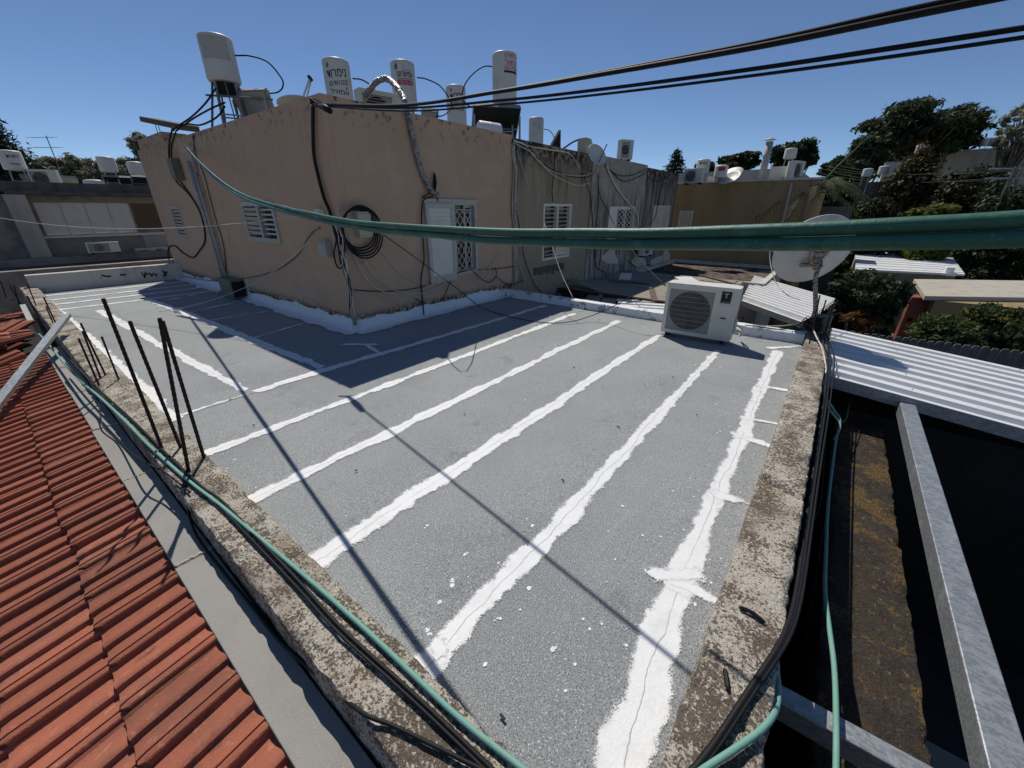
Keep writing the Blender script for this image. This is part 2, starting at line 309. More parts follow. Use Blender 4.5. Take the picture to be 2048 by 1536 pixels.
# ================================================================== OUR FLAT ROOF
XI, XO = .57, .30          # left parapet inner / outer face
YI, YO = .03, -.24         # right parapet inner / outer face
XF = 7.06                  # far parapet inner face
HX, HY = 3.39, 5.83        # corner of the pink house
YB = 14.6                  # back parapet inner face
PZ = .15
house0 = thing('flat_roofed_house', 'low house with grey bitumen roof striped in white sealing paint', 'house', (3.5, 5, GZ))
w = MB(); w.box(XO + .02, XF + .2, YO + .02, HY, GZ, -.03); w.box(XO + .02, HX, HY, YB + .25, GZ, -.03)
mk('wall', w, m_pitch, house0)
s = MB(); s.box(XO + .03, XF + .19, YO + .03, HY, -.029, -.008); s.box(XO + .03, HX, HY + .001, YB + .24, -.029, -.008)
deck = mk('roof_deck', s, m_bitumen, house0)
def sheet_x(x0, x1, y0, y1, zlo=.001, zhi=.0045):
    m = MB(); n = max(2, int((x1 - x0) / .25)); vs = []; fs = []
    for i in range(n + 1):
        x = x0 + (x1 - x0) * i / n
        j = .012 * mnoise.noise((x * 2.1, y0 * 3, 0)); k = .012 * mnoise.noise((x * 2.1, y1 * 3, 5))
        h = 0
        vs += [(x, y0 + j, -.007), (x, y0 + j, zhi + h), (x, y1 + k, zlo + h), (x, y1 + k, -.007)]
    for i in range(n):
        for q in range(3): fs.append((i * 4 + q, i * 4 + q + 1, i * 4 + 5 + q, i * 4 + 4 + q)[::-1])
    fs += [(0, 1, 2, 3), (n * 4 + 3, n * 4 + 2, n * 4 + 1, n * 4)]
    m.add(vs, fs); return mk('membrane_sheet', m, m_bitumen, deck)
def sheet_y(y0, y1, x0, x1):
    m = MB(); n = max(2, int((y1 - y0) / .25)); vs = []; fs = []
    for i in range(n + 1):
        y = y0 + (y1 - y0) * i / n; j = .012 * mnoise.noise((y * 2.1, x0 * 3, 0)); k = .012 * mnoise.noise((y * 2.1, x1 * 3, 5))
        vs += [(x0 + j, y, -.007), (x0 + j, y, .0045), (x1 + k, y, .001), (x1 + k, y, -.007)]
    for i in range(n):
        for q in range(3): fs.append((i * 4 + q, i * 4 + q + 1, i * 4 + 5 + q, i * 4 + 4 + q))
    fs += [(3, 2, 1, 0), (n * 4, n * 4 + 1, n * 4 + 2, n * 4 + 3)]
    m.add(vs, fs); return mk('membrane_sheet', m, m_bitumen, deck)
YS = [.0, .97, 1.87, 2.74, 3.64, 4.62, HY]
for a, b in zip(YS[:-1], YS[1:]): sheet_x(XI - .1, XF + .05, a, b + (.03 if b < HY else -.0))
for a, b in ((XI - .1, 1.24), (1.24, 2.12), (2.12, HX)): sheet_y(4.68, 11.75, a, b + (.03 if b < HX else 0))
for a, b in ((11.75, 12.5), (12.5, 13.2), (13.2, 13.95), (13.95, YB + .05)): sheet_x(XI - .15, HX, a, b + .03)

def stripe(pts, w, name='paint_stripe', z=.0115, pad=.05, seed=0, parent=None, m=None, seam_shade=True):
    """coat of brushed-on paint: a strip on the roof, w = width or list of widths"""
    P = [Vector((p[0], p[1], 0)) for p in pts]; W = w if isinstance(w, (list, tuple)) else [w] * len(P)
    Q = []; WW = []
    for i in range(len(P) - 1):
        n = max(1, int((P[i + 1] - P[i]).length / .06))
        for k in range(n): Q.append(P[i].lerp(P[i + 1], k / n)); WW.append(W[i] + (W[i + 1] - W[i]) * k / n)
    Q.append(P[-1]); WW.append(W[-1]); N = len(Q); mb = MB(); uv = []; vs = []; fs = []
    s_acc = 0; S = [0]
    for i in range(1, N): s_acc += (Q[i] - Q[i - 1]).length; S.append(s_acc)
    for i in range(N):
        t = (Q[min(i + 1, N - 1)] - Q[max(i - 1, 0)]).normalized(); nn = Vector((-t.y, t.x, 0))
        hw = WW[i] / 2 + pad
        dd = .012 * mnoise.noise((S[i] * 1.3, seed, 3))
        for o in (-1, -.5, 0, .5, 1):
            q = Q[i] + nn * (hw * o + dd); vs.append((q.x, q.y, z))
            uv.append((min(hw * (1 - abs(o)), S[i] + .01, s_acc - S[i] + .01), hw * o if seam_shade else 5.0))
    for i in range(N - 1):
        for k in range(4): fs.append((i * 5 + k, i * 5 + 5 + k, i * 5 + 6 + k, i * 5 + 1 + k)[::-1])
    mb.add(vs, fs); mb.uv = uv
    return mk(name, mb, m or m_paint, parent or deck)
zz = [.0062]
def nz_(): zz[0] += .00018; return zz[0]
# stripes over the sheet joints
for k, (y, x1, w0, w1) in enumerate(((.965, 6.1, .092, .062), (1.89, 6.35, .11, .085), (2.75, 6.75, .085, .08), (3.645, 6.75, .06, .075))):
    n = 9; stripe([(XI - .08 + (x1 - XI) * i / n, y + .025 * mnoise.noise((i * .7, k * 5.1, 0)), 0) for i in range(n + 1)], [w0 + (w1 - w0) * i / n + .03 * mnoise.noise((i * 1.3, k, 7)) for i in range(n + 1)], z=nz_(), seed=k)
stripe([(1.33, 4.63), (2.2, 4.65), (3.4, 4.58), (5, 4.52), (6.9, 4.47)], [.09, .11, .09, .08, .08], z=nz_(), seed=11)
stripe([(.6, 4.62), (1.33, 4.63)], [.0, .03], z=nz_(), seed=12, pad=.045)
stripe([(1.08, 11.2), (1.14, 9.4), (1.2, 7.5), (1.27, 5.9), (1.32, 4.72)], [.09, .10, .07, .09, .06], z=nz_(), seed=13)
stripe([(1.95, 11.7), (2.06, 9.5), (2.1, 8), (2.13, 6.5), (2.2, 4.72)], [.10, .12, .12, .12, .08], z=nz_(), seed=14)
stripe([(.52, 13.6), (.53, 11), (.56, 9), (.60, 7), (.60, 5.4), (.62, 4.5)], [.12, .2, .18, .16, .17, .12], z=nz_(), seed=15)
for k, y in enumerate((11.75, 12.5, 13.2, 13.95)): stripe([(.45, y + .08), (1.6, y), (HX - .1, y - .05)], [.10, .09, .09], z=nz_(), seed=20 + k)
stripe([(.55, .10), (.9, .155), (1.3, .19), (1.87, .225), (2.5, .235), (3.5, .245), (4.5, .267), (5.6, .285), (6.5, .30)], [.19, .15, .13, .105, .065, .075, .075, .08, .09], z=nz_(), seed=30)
for (a, b, c_, d_, w_) in ((1310, 1150, 1400, 1190, .10), (1410, 990, 1445, 1005, .07), (1458, 872, 1488, 880, .07), (845, 1290, 905, 1300, .08)):
    stripe([Zp(a, b), Zp(c_, d_)], [w_, w_], z=nz_(), seed=int(a), seam_shade=False, pad=.05)
for a, b in (((1340, 1160), (1425, 1200)), ((1440, 995), (1500, 1010)), ((1475, 873), (1540, 893)), ((1490, 838), (1553, 849)), ((1525, 775), (1582, 783)), ((1545, 700), (1610, 693)), ((1320, 1170), (1380, 1150))):
    p, q = Zp(*a), Zp(*b); p = p + V(0, .08, 0) * (q.y < p.y); stripe([p, p.lerp(q, .5), q + (q - p) * .3], [.10, .05, .05], z=nz_(), seed=int(p.x * 9), seam_shade=False, pad=.035)
for a, b in (((335, 601), (385, 591)), ((392, 622), (452, 610)), ((432, 640), (520, 626)), ((515, 675), (592, 652)), ((730, 690), (762, 708)), ((690, 690), (745, 690))):
    p, q = Zp(*a), Zp(*b); stripe([p - (q - p) * .15, q + (q - p) * .25], [.05, .06], z=nz_(), seed=int(p.x * 9), seam_shade=False, pad=.04)
# painted cove against the pink house
def cove(p, q, out, name='paint_cove'):
    p = Vector(p); q = Vector(q); o = Vector(out); n = int((q - p).length / .08); mb = MB(); vs = []; fs = []; uv = []
    prof = [(.004, .22, 0), (.006, .11, .11), (.02, .05, .2), (.06, .018, .2), (.12, .0135, .15), (.19, .013, .08), (.27, .013, 0)]
    for i in range(n + 1):
        b = p.lerp(q, i / n); wob = 1 + .35 * mnoise.noise((b.x * 2.2, b.y * 2.2, 3)); m_ = len(prof)
        for (d, z, e) in prof:
            vs.append(tuple(b + o * d * (wob if d > .07 else 1) + Vector((0, 0, z * (wob if z > .1 else 1)))))
            uv.append((min(e, .01 + i * .08, .01 + (n - i) * .08), .5))
    for i in range(n):
        for k in range(m_ - 1): fs.append((i * m_ + k, i * m_ + m_ + k, i * m_ + m_ + 1 + k, i * m_ + 1 + k))
    mb.add(vs, fs); mb.uv = uv; return mk(name, mb, m_paint, deck, smooth=True)
cove((HX, 15.0, 0), (HX, HY - .12, 0), (-1, 0, 0))
cove((HX - .12, HY, 0), (7.1, HY, 0), (0, -1, 0))
# drips and splashes of paint
sp = MB(); rnd = random.Random(3)
spots = [(905, 1172), (942, 1235), (995, 1238), (1058, 1178), (880, 1205), (855, 1262), (862, 1268), (905, 1160), (470, 920), (452, 943), (470, 968), (512, 976), (1330, 1390), (1390, 1210), (1105, 1300), (1065, 1052), (1245, 1013), (855, 1052), (850, 1057), (1290, 770), (1140, 725), (1180, 655), (1090, 670), (1480, 985), (1110, 690), (1390, 730), (1440, 735), (930, 1110), (935, 1107), (1050, 800), (1180, 760), (1330, 1380), (1180, 660), (470, 655), (640, 700), (1150, 1330), (1230, 1120), (970, 1330), (1000, 1130)]
for (a, b) in spots:
    for k in range(rnd.choice((1, 1, 2, 3))):
        p = Zp(a + rnd.uniform(-6, 6) * (k > 0), b + rnd.uniform(-5, 5) * (k > 0), 0); r = rnd.uniform(.005, .016) * (.6 if k else 1); el = rnd.uniform(.6, 1); th = rnd.uniform(0, 3)
        c = [(p.x + r * (.75 + .5 * rnd.random()) * math.cos(t * .7 + th), p.y + el * r * (.75 + .5 * rnd.random()) * math.sin(t * .7 + th), .0052 + rnd.random() * .0003) for t in range(9)]
        sp.poly(c)
for i in range(170):
    y = rnd.choice(YS[1:6]) + rnd.gauss(0, .16); x = rnd.uniform(.7, 6.4); r = rnd.uniform(.002, .006)
    if y > 4.7: continue
    sp.poly([(x + r * (.7 + .6 * rnd.random()) * math.cos(t * .9), y + r * (.7 + .6 * rnd.random()) * math.sin(t * .9), .0053 + i * 1e-6) for t in range(7)])
for i in range(150):
    x = rnd.uniform(.9, 6.4); y = .3 + rnd.gauss(0, .14); r = rnd.uniform(.002, .008)
    if y < .06: continue
    sp.poly([(x + r * (.7 + .6 * rnd.random()) * math.cos(t * .9), y + r * (.7 + .6 * rnd.random()) * math.sin(t * .9), .0055 + i * 1e-6) for t in range(7)])
mk('paint_spatter', sp, m_paint_solid, deck, kind='stuff')
# bits of debris on the roof
db = MB()
for (a, b) in ((1010, 1440), (1128, 962), (460, 800), (510, 850), (1345, 755), (1395, 830), (1240, 855), (1290, 770), (1200, 640), (655, 722), (930, 830), (715, 940), (1150, 735)):
    p = Zp(a, b, .014); th = rnd.uniform(0, 3); l = rnd.uniform(.012, .035)
    db.beam(p + V(0, 0, .003), p + V(l * math.cos(th), l * math.sin(th), .004), .008, .006)
mk('debris', db, m_black, deck, kind='stuff')

# ---------------------------------------------------------------- parapets
def parapet(name, axis, a0, a1, b0, b1, z0, z1, m, step=.05, rough=.012, cracks=(), parent=house0, nb=7):
    """long upstand with crumbled edges; axis 'y' runs along y with b = x"""
    mb = MB(); n = int((a1 - a0) / step); vs = []; fs = []
    prof = [(b0, z0), (b0, z1 - .018), (b0 + .008, z1 - .003)] + [(b0 + (b1 - b0) * (k + 1) / (nb + 1), z1) for k in range(nb)] + [(b1 - .008, z1 - .003), (b1, z1 - .018), (b1, z0)]
    m_ = len(prof)
    for i in range(n + 1):
        a = a0 + (a1 - a0) * i / n
        for j, (b, z) in enumerate(prof):
            nn = mnoise.noise((a * 2.1, b * 5, z * 4)) * rough * .45 + mnoise.noise((a * 21, b * 17, z * 9)) * rough * .55
            db_ = nn * (1.3 if j < 3 or j > m_ - 4 else .2); dz = nn * .8 if 0 < j < m_ - 1 else 0
            if j in (1, 2, m_ - 3, m_ - 2): # chipped arrises
                ch = max(0, mnoise.noise((a * 11, b * 3, 8)) - .1) * .035
                dz -= ch; db_ += ch * .5 * (1 if j < 4 else -1)
            for (ca, cw, cd, cs) in cracks:
                dz -= cd * math.exp(-((a - ca - cs * (b - b0)) / cw) ** 2) * (1 if 2 < j < m_ - 3 else .4)
            bb = b + db_
            vs.append((bb, a, z + dz) if axis == 'y' else (a, bb, z + dz))
    for i in range(n):
        for k in range(m_ - 1):
            f = (i * m_ + k, i * m_ + k + 1, i * m_ + m_ + 1 + k, i * m_ + m_ + k)
            fs.append(f if axis == 'y' else f[::-1])
    fs.append(tuple(range(m_))[::-1]); fs.append(tuple(n * m_ + k for k in range(m_)))
    mb.add(vs, fs); return autosmooth(mk(name, mb, m, parent), 50)
parapet('parapet', 'y', -.6, YB + .2, XO, XI, -.25, PZ, m_conc, step=.035)
c1 = Zp(1565, 912, PZ).x; c2 = Zp(1568, 985, PZ).x
parapet('parapet', 'x', .2, XF + .28, YO, YI, -.25, PZ, m_conc, step=.03, cracks=((c1, .02, .025, .3), (c2 + .02, .028, .05, .35), (4.5, .01, .02, .2), (1.1, .012, .015, .4)))
parapet('parapet', 'y', YI + .02, HY + .05, XF, XF + .2, -.2, .15, m_paint_par, step=.06, rough=.008)
parapet('parapet', 'x', XI - .1, HX + .1, YB, YB + .22, -.2, .42, m_whitewall, step=.08, rough=.008)
# black sprayed scrawl on the back parapet
scr = MB()
def P5(a, b): q = Yp(a, b, YB - .012); return q
for st in ([(283, 545), (287, 553), (291, 544), (289, 556)], [(291, 549), (300, 547), (303, 553)], [(303, 553), (307, 546), (312, 553), (314, 547)], [(325, 541), (333, 552)], [(334, 543), (327, 553)], [(203, 551), (214, 553), (222, 552)], [(240, 550), (252, 549)]):
    mk('graffiti_stroke', MB().tube([P5(*q) for q in st], .018, 5), m_ink, house0)

# ---------------------------------------------------------------- rusty starter bars in the left parapet
def rebar(name, b, t, label, group=None, z=PZ - .02, lean=None, r=.0085):
    p = Zp(*b, PZ) + V(0, 0, -.05)
    q = Yp(*t, p.y) if lean is None else Yp(*t, p.y + lean)
    n = max(10, int((q - p).length / .02)); path = [p.lerp(q, i / n) for i in range(n + 1)]
    R = [r * (1.0 + .16 * (i % 2)) for i in range(n + 1)]
    mb = MB().tube(path, R, 7); return mk(name, mb, m_rebar, None, label=label, cat='rebar', group=group, center=p)
GR = 'rusty bars standing in the parapet'
rebar('rebar_rod', (324, 898), (206, 597), 'tallest rusty steel bar standing straight in the lichen covered parapet', GR, r=.011)
rebar('rebar_rod', (361, 895), (259, 642), 'straight rusty steel bar rising between the tallest bar and the crossing pair', GR, r=.011)
rebar('rebar_rod', (375, 944), (319, 636), 'rusty steel bar rising beside the green hose and leaning into its crossing neighbour', GR, r=.011)
rebar('rebar_rod', (407, 915), (325, 642), 'rusty steel bar at the inner parapet edge crossing another at its tip', GR, r=.011)
for k, (b, t) in enumerate((((198, 771), (157, 677)), ((200, 755), (165, 662)), ((211, 750), (161, 646)), ((237, 759), (203, 673)))):
    rebar('rebar_rod', b, t, 'short rusty bar in the bunch of four past the tall parapet bars', GR)
for k, (b, t) in enumerate((((90, 660), (54, 591)), ((119, 663), (87, 594)), ((105, 645), (92, 613)), ((72, 612), (54, 566)), ((44, 613), (20, 571)), ((36, 605), (28, 570)), ((10, 590), (1, 562)))):
    rebar('rebar_rod', b, t, 'rusty bar standing at the far end of the parapet near the back wall', GR)
# ---------------------------------------------------------------- hoses and cables lying on the left parapet
def cable(name, pts, r, m, label, cat='cable', n=6, group=None, k=7, wob=0):
    path = cr(pts, n)
    if wob: path = [p + Vector((mnoise.noise(p * 3), mnoise.noise(p * 3 + V(5, 0, 0)), mnoise.noise(p * 3 + V(0, 9, 0)))) * wob for p in path]
    return mk(name, MB().tube(path, r, k), m, None, smooth=True, label=label, cat=cat, group=group, center=path[0])
zc = PZ + .018
cable('garden_hose', [Zp(a, b, z) for a, b, z in ((78, 668, .1), (98, 690, .1), (130, 728, .12), (165, 765, .16), (200, 795, zc), (250, 842, zc), (300, 893, zc), (375, 960, zc), (440, 1010, zc), (500, 1060, zc), (607, 1150, zc), (724, 1253, zc), (838, 1361, zc), (926, 1443, zc), (1040, 1534, zc), (1120, 1600, zc))], .0115, m_greenpale, 'pale green hose lying along the lichen covered parapet between rusty bars', 'hose', k=10)
for o, lab in (((0, 0), 'thick black cable lying along the parapet right beside the pale green hose'), ((-9, 6), 'thinner black cable lying outside the thick one on the rebar parapet')):
    cable('black_cable', [Zp(a + o[0], b + o[1], zc + .001) for a, b in ((140, 720), (190, 772), (262, 838), (330, 905), (402, 972), (441, 1000), (505, 1066), (593, 1158), (681, 1255), (794, 1358), (882, 1440), (979, 1534), (1060, 1610))], .009 if o[0] == 0 else .007, m_black, lab)
cable('black_cable', [Zp(a, b, z) for a, b, z in ((330, 905, zc), (362, 935, zc), (372, 985, .14), (388, 1061, .03), (446, 1143, .0), (505, 1213, -.005), (560, 1282, .0), (648, 1361, .07), (724, 1425, zc), (794, 1455, zc), (953, 1534, zc), (1060, 1590, zc))], .008, m_black, 'black cable drooping over the parapet face onto the grey coping', k=8)
cable('black_cable', [Zp(a, b, z) for a, b, z in ((168, 765, .17), (195, 800, .14), (205, 850, .03), (235, 880, .01), (262, 905, .08), (290, 925, .165), (330, 945, .17), (380, 985, .17))], .006, m_black, 'thin black wire looped over the parapet face below the bunch of short bars', k=6)
# ---------------------------------------------------------------- grey coping strip beside the red tiles
cop = thing('stone_coping', 'row of grey coping slabs between the red tiles and the parapet', 'coping', (.2, 4, -.3))
js = [-.6, .6, 2.5, 3.75, 4.95, 6.2, 7.4, 8.6]
for a, b in zip(js[:-1], js[1:]):
    m = MB(); dz = rnd.uniform(-.004, .004); dx = rnd.uniform(-.006, .006)
    m.box(.112 + dx, .29, a + .006, b - .006, -.055 + dz, -.015 + dz); mk('coping_slab', m, m_coping, cop, bevel=.004)
    m = MB(); n = 12
    m.tube([V(.118 + .17 * i / n, b + .012 * mnoise.noise((i * .9, b, 0)), -.016) for i in range(n + 1)], [.009 + .007 * abs(mnoise.noise((i * 1.3, b, 4))) for i in range(n + 1)], 6)
    mk('mortar_joint', m, m_mortar, cop)
m = MB(); m.box(.13, .285, -.6, 8.6, -.35, -.0555); mk('bedding', m, m_conc_side, cop)
# ================================================================== RED TILED ROOF
TS = math.tan(math.radians(11)); TX0, TZ0 = .16, -.068
nh = thing('tiled_roof_house', 'neighbouring house roofed in red interlocking clay tiles', 'house', (-1.2, 4, GZ))
L_ = 2.6
w = MB(); w.box(-L_, .12, -.6, 12.5, GZ, -.75); mk('wall', w, m_whitewall, nh)
rd = MB(); x1 = -L_ - .2
rd.add([(TX0, -.7, TZ0 - .06), (x1, -.7, TZ0 - .06 - (TX0 - x1) * TS), (x1, 12.6, TZ0 - .06 - (TX0 - x1) * TS), (TX0, 12.6, TZ0 - .06),
        (TX0, -.7, TZ0 - .02), (x1, -.7, TZ0 - .02 - (TX0 - x1) * TS), (x1, 12.6, TZ0 - .02 - (TX0 - x1) * TS), (TX0, 12.6, TZ0 - .02)],
       [(0, 1, 2, 3), (7, 6, 5, 4), (0, 4, 5, 1), (1, 5, 6, 2), (2, 6, 7, 3), (3, 7, 4, 0)])
rdeck = mk('roof', rd, m_inside, nh)
TW, TL, TV = .283, .40, .355     # tile pitch, length, visible length
def tile_mesh():
    prof = [(-.012, .0), (-.005, .030), (.0, .035), (.012, .037), (.020, .037), (.0235, .031), (.0315, .031), (.035, .037), (.046, .035), (.060, .028), (.085, .017), (.110, .009), (.127, .008), (.133, .012), (.138, .030), (.147, .034), (.166, .033), (.182, .027), (.210, .015), (.240, .007), (.262, .006), (.270, .011), (.276, .014)]
    n = len(prof); cols = [0, .03, .10, .32, .36, .37, .40]; vs = []; fs = []
    for i, l in enumerate(cols):
        for (u, z) in prof:
            zz_ = z; uu = u
            if i == 0: zz_ = z * .75 - .004       # rounded upper end, pressed down
            ll = l
            if l == .40: zz_ = z - .004
            if u < .005 and l > .36: ll = l - (.022 if l > .38 else .006)
            vs.append((-ll, uu, zz_ + .003))
    for i in range(len(cols) - 1):
        for k in range(n - 1): fs.append((i * n + k, i * n + k + 1, i * n + n + k + 1, i * n + n + k))
    # thickness: lower rim
    o = len(vs); last = (len(cols) - 2) * n
    # underside skirt along the front and along the lip side
    for (u, z) in prof: vs.append((-.396 if u > .005 else -.374, u, z - .022))
    for k in range(n - 1): fs.append(((len(cols) - 1) * n + k, (len(cols) - 1) * n + k + 1, o + k + 1, o + k))
    o2 = len(vs)
    for i, l in enumerate(cols): vs.append((-min(l, .375), -.012, -.006))
    for i in range(len(cols) - 1): fs.append((i * n, i * n + n, o2 + i + 1, o2 + i))
    me = bpy.data.meshes.new('roof_tile'); me.from_pydata(vs, [], fs); me.materials.append(m_tile); me.update()
    me.polygons.foreach_set('use_smooth', [True] * len(me.polygons))
    me.set_sharp_from_angle(angle=math.radians(28)); return me
tme = tile_mesh(); org = wl(rdeck); ang = math.atan(TS)
def put_tile(x, y, z, rx=0, ry=0, rz=0, par=rdeck):
    o = bpy.data.objects.new('roof_tile', tme); COL.objects.link(o); o.parent = par
    o.location = Vector((x, y, z)) - wl(par); o.rotation_euler = (rx, ry, rz); return o
rt = random.Random(5)
for c in range(7):
    x = TX0 + .0 - c * TV * math.cos(ang); z = TZ0 - c * TV * math.sin(ang)
    ymax = 8.6 if c < 2 else 9.4
    y = .45 + (c % 2) * .0
    while y < ymax:
        if c < 4 or y > 2.2:
            put_tile(x + rt.uniform(-.009, .009), y, z + .012, rt.gauss(0, .009), -ang + .055 + rt.gauss(0, .008), rt.gauss(0, .012))
        y += TW
# heap of loose tiles piled at the far end of the roof
for i in range(46):
    x = rt.uniform(-1.3, .25); y = rt.uniform(8.5, 11.4); lay = rt.choice((0, 1, 2, 3))
    o = bpy.data.objects.new('loose_roof_tile', tme); COL.objects.link(o)
    o.location = (x, y, TZ0 - (TX0 - x) * TS * .6 + .04 + .045 * lay + rt.uniform(0, .02)); o.rotation_euler = (rt.gauss(0, .12), -.1 + rt.gauss(0, .12), rt.uniform(-.5, .9))
    tag(o, 'loose red clay tile lying in the heap at the far roof end', 'roof tile', 'loose tiles heaped on the red roof')
# galvanised section lying across the parapet and the tiles
gb = MB(); p = Zp(133, 628, .42); q = Zp(0, 796, .05); q = p + (q - p) * 1.35
t = (q - p).normalized(); sd = t.cross(V(0, 0, 1)).normalized(); u = sd.cross(t)
W_, H_ = .085, .04
for a, b, c_, d_ in ((-W_ / 2, W_ / 2, 0, .004), (-W_ / 2, -W_ / 2 + .004, -H_, 0), (W_ / 2 - .004, W_ / 2, -H_, 0)):
    vs = [P_ + sd * x + u * y for P_ in (p, q) for (x, y) in ((a, c_), (b, c_), (b, d_), (a, d_))]
    gb.add(vs, [(0, 3, 2, 1), (4, 5, 6, 7), (0, 1, 5, 4), (1, 2, 6, 5), (2, 3, 7, 6), (3, 0, 4, 7)])
mk('steel_channel', gb, m_galv, None, label='galvanised steel channel lying from the parapet down over red tiles', cat='steel beam', center=p)
# grey gutter piece stood at the end of the coping
gp = MB(); p = Zp(62, 645, .05); gp.beam(p + V(0, -.3, .06), p + V(.02, .9, .16), .07, .05)
mk('gutter_piece', gp, m_box, None, label='short grey gutter piece lying at the end of the coping', cat='gutter', center=p)
# ================================================================== ROW OF HOUSES
class Fr:
    """a wall's own frame: a along the wall, z up, d outwards"""
    def __init__(s, o, r, n): s.o = Vector(o); s.r = Vector(r); s.n = Vector(n)
    def p(s, a, z, d=0): return s.o + s.r * a + s.n * d + Vector((0, 0, z))
    def box(s, mb, a0, a1, z0, z1, d0, d1):
        vs = [s.p(a, z, d) for d in (d0, d1) for (a, z) in ((a0, z0), (a1, z0), (a1, z1), (a0, z1))]
        mb.add(vs, [(0, 3, 2, 1), (4, 5, 6, 7), (0, 1, 5, 4), (1, 2, 6, 5), (2, 3, 7, 6), (3, 0, 4, 7)]); return mb
    def slat(s, mb, a0, a1, z, d, h, th, tilt):
        """blade of height h, tilted about its long axis"""
        c_, s_ = math.cos(tilt), math.sin(tilt); pr = []
        for (u, v) in ((-h / 2, -th / 2), (h / 2, -th / 2), (h / 2, th / 2), (-h / 2, th / 2)): pr.append((u * c_ - v * s_, u * s_ + v * c_))
        vs = [s.p(a, z + u, d + v) for a in (a0, a1) for (u, v) in pr]
        mb.add(vs, [(0, 3, 2, 1), (4, 5, 6, 7), (0, 1, 5, 4), (1, 2, 6, 5), (2, 3, 7, 6), (3, 0, 4, 7)]); return mb
def wall_open(mb, F, a0, a1, z0, z1, ops, th=.2, d=0.0):
    As = sorted({a0, a1, *[o[0] for o in ops], *[o[1] for o in ops]}); Zs = sorted({z0, z1, *[o[2] for o in ops], *[o[3] for o in ops]})
    def hole(a, z): return any(o[0] < a < o[1] and o[2] < z < o[3] for o in ops)
    for i in range(len(As) - 1):
        for j in range(len(Zs) - 1):
            if hole((As[i] + As[i + 1]) / 2, (Zs[j] + Zs[j + 1]) / 2): continue
            for dd in (d, d - th): mb.add([F.p(As[i], Zs[j], dd), F.p(As[i + 1], Zs[j], dd), F.p(As[i + 1], Zs[j + 1], dd), F.p(As[i], Zs[j + 1], dd)], [(0, 1, 2, 3)])
    for (b0, b1, y0, y1) in list(ops) + [(a0, a1, z0, z1)]:
        for (p, q) in (((b0, y0), (b1, y0)), ((b1, y0), (b1, y1)), ((b1, y1), (b0, y1)), ((b0, y1), (b0, y0))):
            mb.add([F.p(*p, d), F.p(*q, d), F.p(*q, d - th), F.p(*p, d - th)], [(0, 1, 2, 3)])
    return mb
FR = Fr((0, HY, 0), (1, 0, 0), (0, -1, 0))     # right facade, a = x
FL = Fr((HX, 0, 0), (0, 1, 0), (-1, 0, 0))     # left facade, a = y
TOP, RF = 3.22, 2.95
def frame_mb(F, a0, a1, z0, z1, wd=.05, d0=-.08, d1=.02, mull=()):
    m = MB(); F.box(m, a0, a1, z0, z0 + wd, d0, d1); F.box(m, a0, a1, z1 - wd, z1, d0, d1)
    F.box(m, a0, a0 + wd, z0 + wd, z1 - wd, d0, d1); F.box(m, a1 - wd, a1, z0 + wd, z1 - wd, d0, d1)
    for q in mull: F.box(m, q - wd * .5, q + wd * .5, z0 + wd, z1 - wd, d0, d1 - .004)
    return m
def pane(F, a0, a1, z0, z1, d, par, m=None): return mk('pane', F.box(MB(), a0, a1, z0, z1, d - .004, d), m or m_glass, par)
def lattice(F, a0, a1, z0, z1, d, par, m, nx=3, nz=6, r=.007, wavy=True):
    g = MB(); W = (a1 - a0) / nx
    for i in range(nx + 1):
        for sgn in (-1, 1):
            P = []
            for k in range(nz * 6 + 1):
                t = k / 6; ph = t % 2; tri = abs(ph - 1)
                tri = tri * tri * (3 - 2 * tri)
                a = a0 + W * i + sgn * (tri - .5) * W * .5 * 1.9
                P.append(F.p(min(max(a, a0), a1), z0 + (z1 - z0) * k / (nz * 6), d + .004 * sgn))
            g.tube(P, r, 5)
    for z in (z0, z1): g.tube([F.p(a0, z, d), F.p(a1, z, d)], r * 1.2, 5)
    for a in (a0, a1): g.tube([F.p(a, z0, d), F.p(a, z1, d)], r * 1.2, 5)
    return mk('grille', g, m, par, smooth=True)
def house_shell(name, label, F0, x0, x1, y0, y1, zb, ops_front, m, left_ops=None, top=TOP, fd=0.0):
    h = thing(name, label, 'house', ((x0 + x1) / 2, (y0 + y1) / 2, zb))
    w = MB(); f = Fr((0, y0 + 0, 0), (1, 0, 0), (0, -1, 0))
    wall_open(w, f, x0, x1, zb, top, ops_front, th=.18)
    fl = Fr((x0, 0, 0), (0, 1, 0), (-1, 0, 0)); wall_open(w, fl, y0 + .181, y1 - .001, zb, top, left_ops or [], th=.18)
    fr = Fr((x1, 0, 0), (0, 1, 0), (1, 0, 0)); wall_open(w, fr, y0 + .181, y1 - .001, zb, top, [], th=.18)
    fb = Fr((0, y1, 0), (1, 0, 0), (0, 1, 0)); wall_open(w, fb, x0 + .001, x1 - .001, zb, top - .05, [], th=.18)
    mk('wall', w, m, h)
    r = MB(); r.box(x0 + .185, x1 - .185, y0 + .185, y1 - .185, RF - .15, RF); mk('roof', r, m_flatroof, h)
    return h
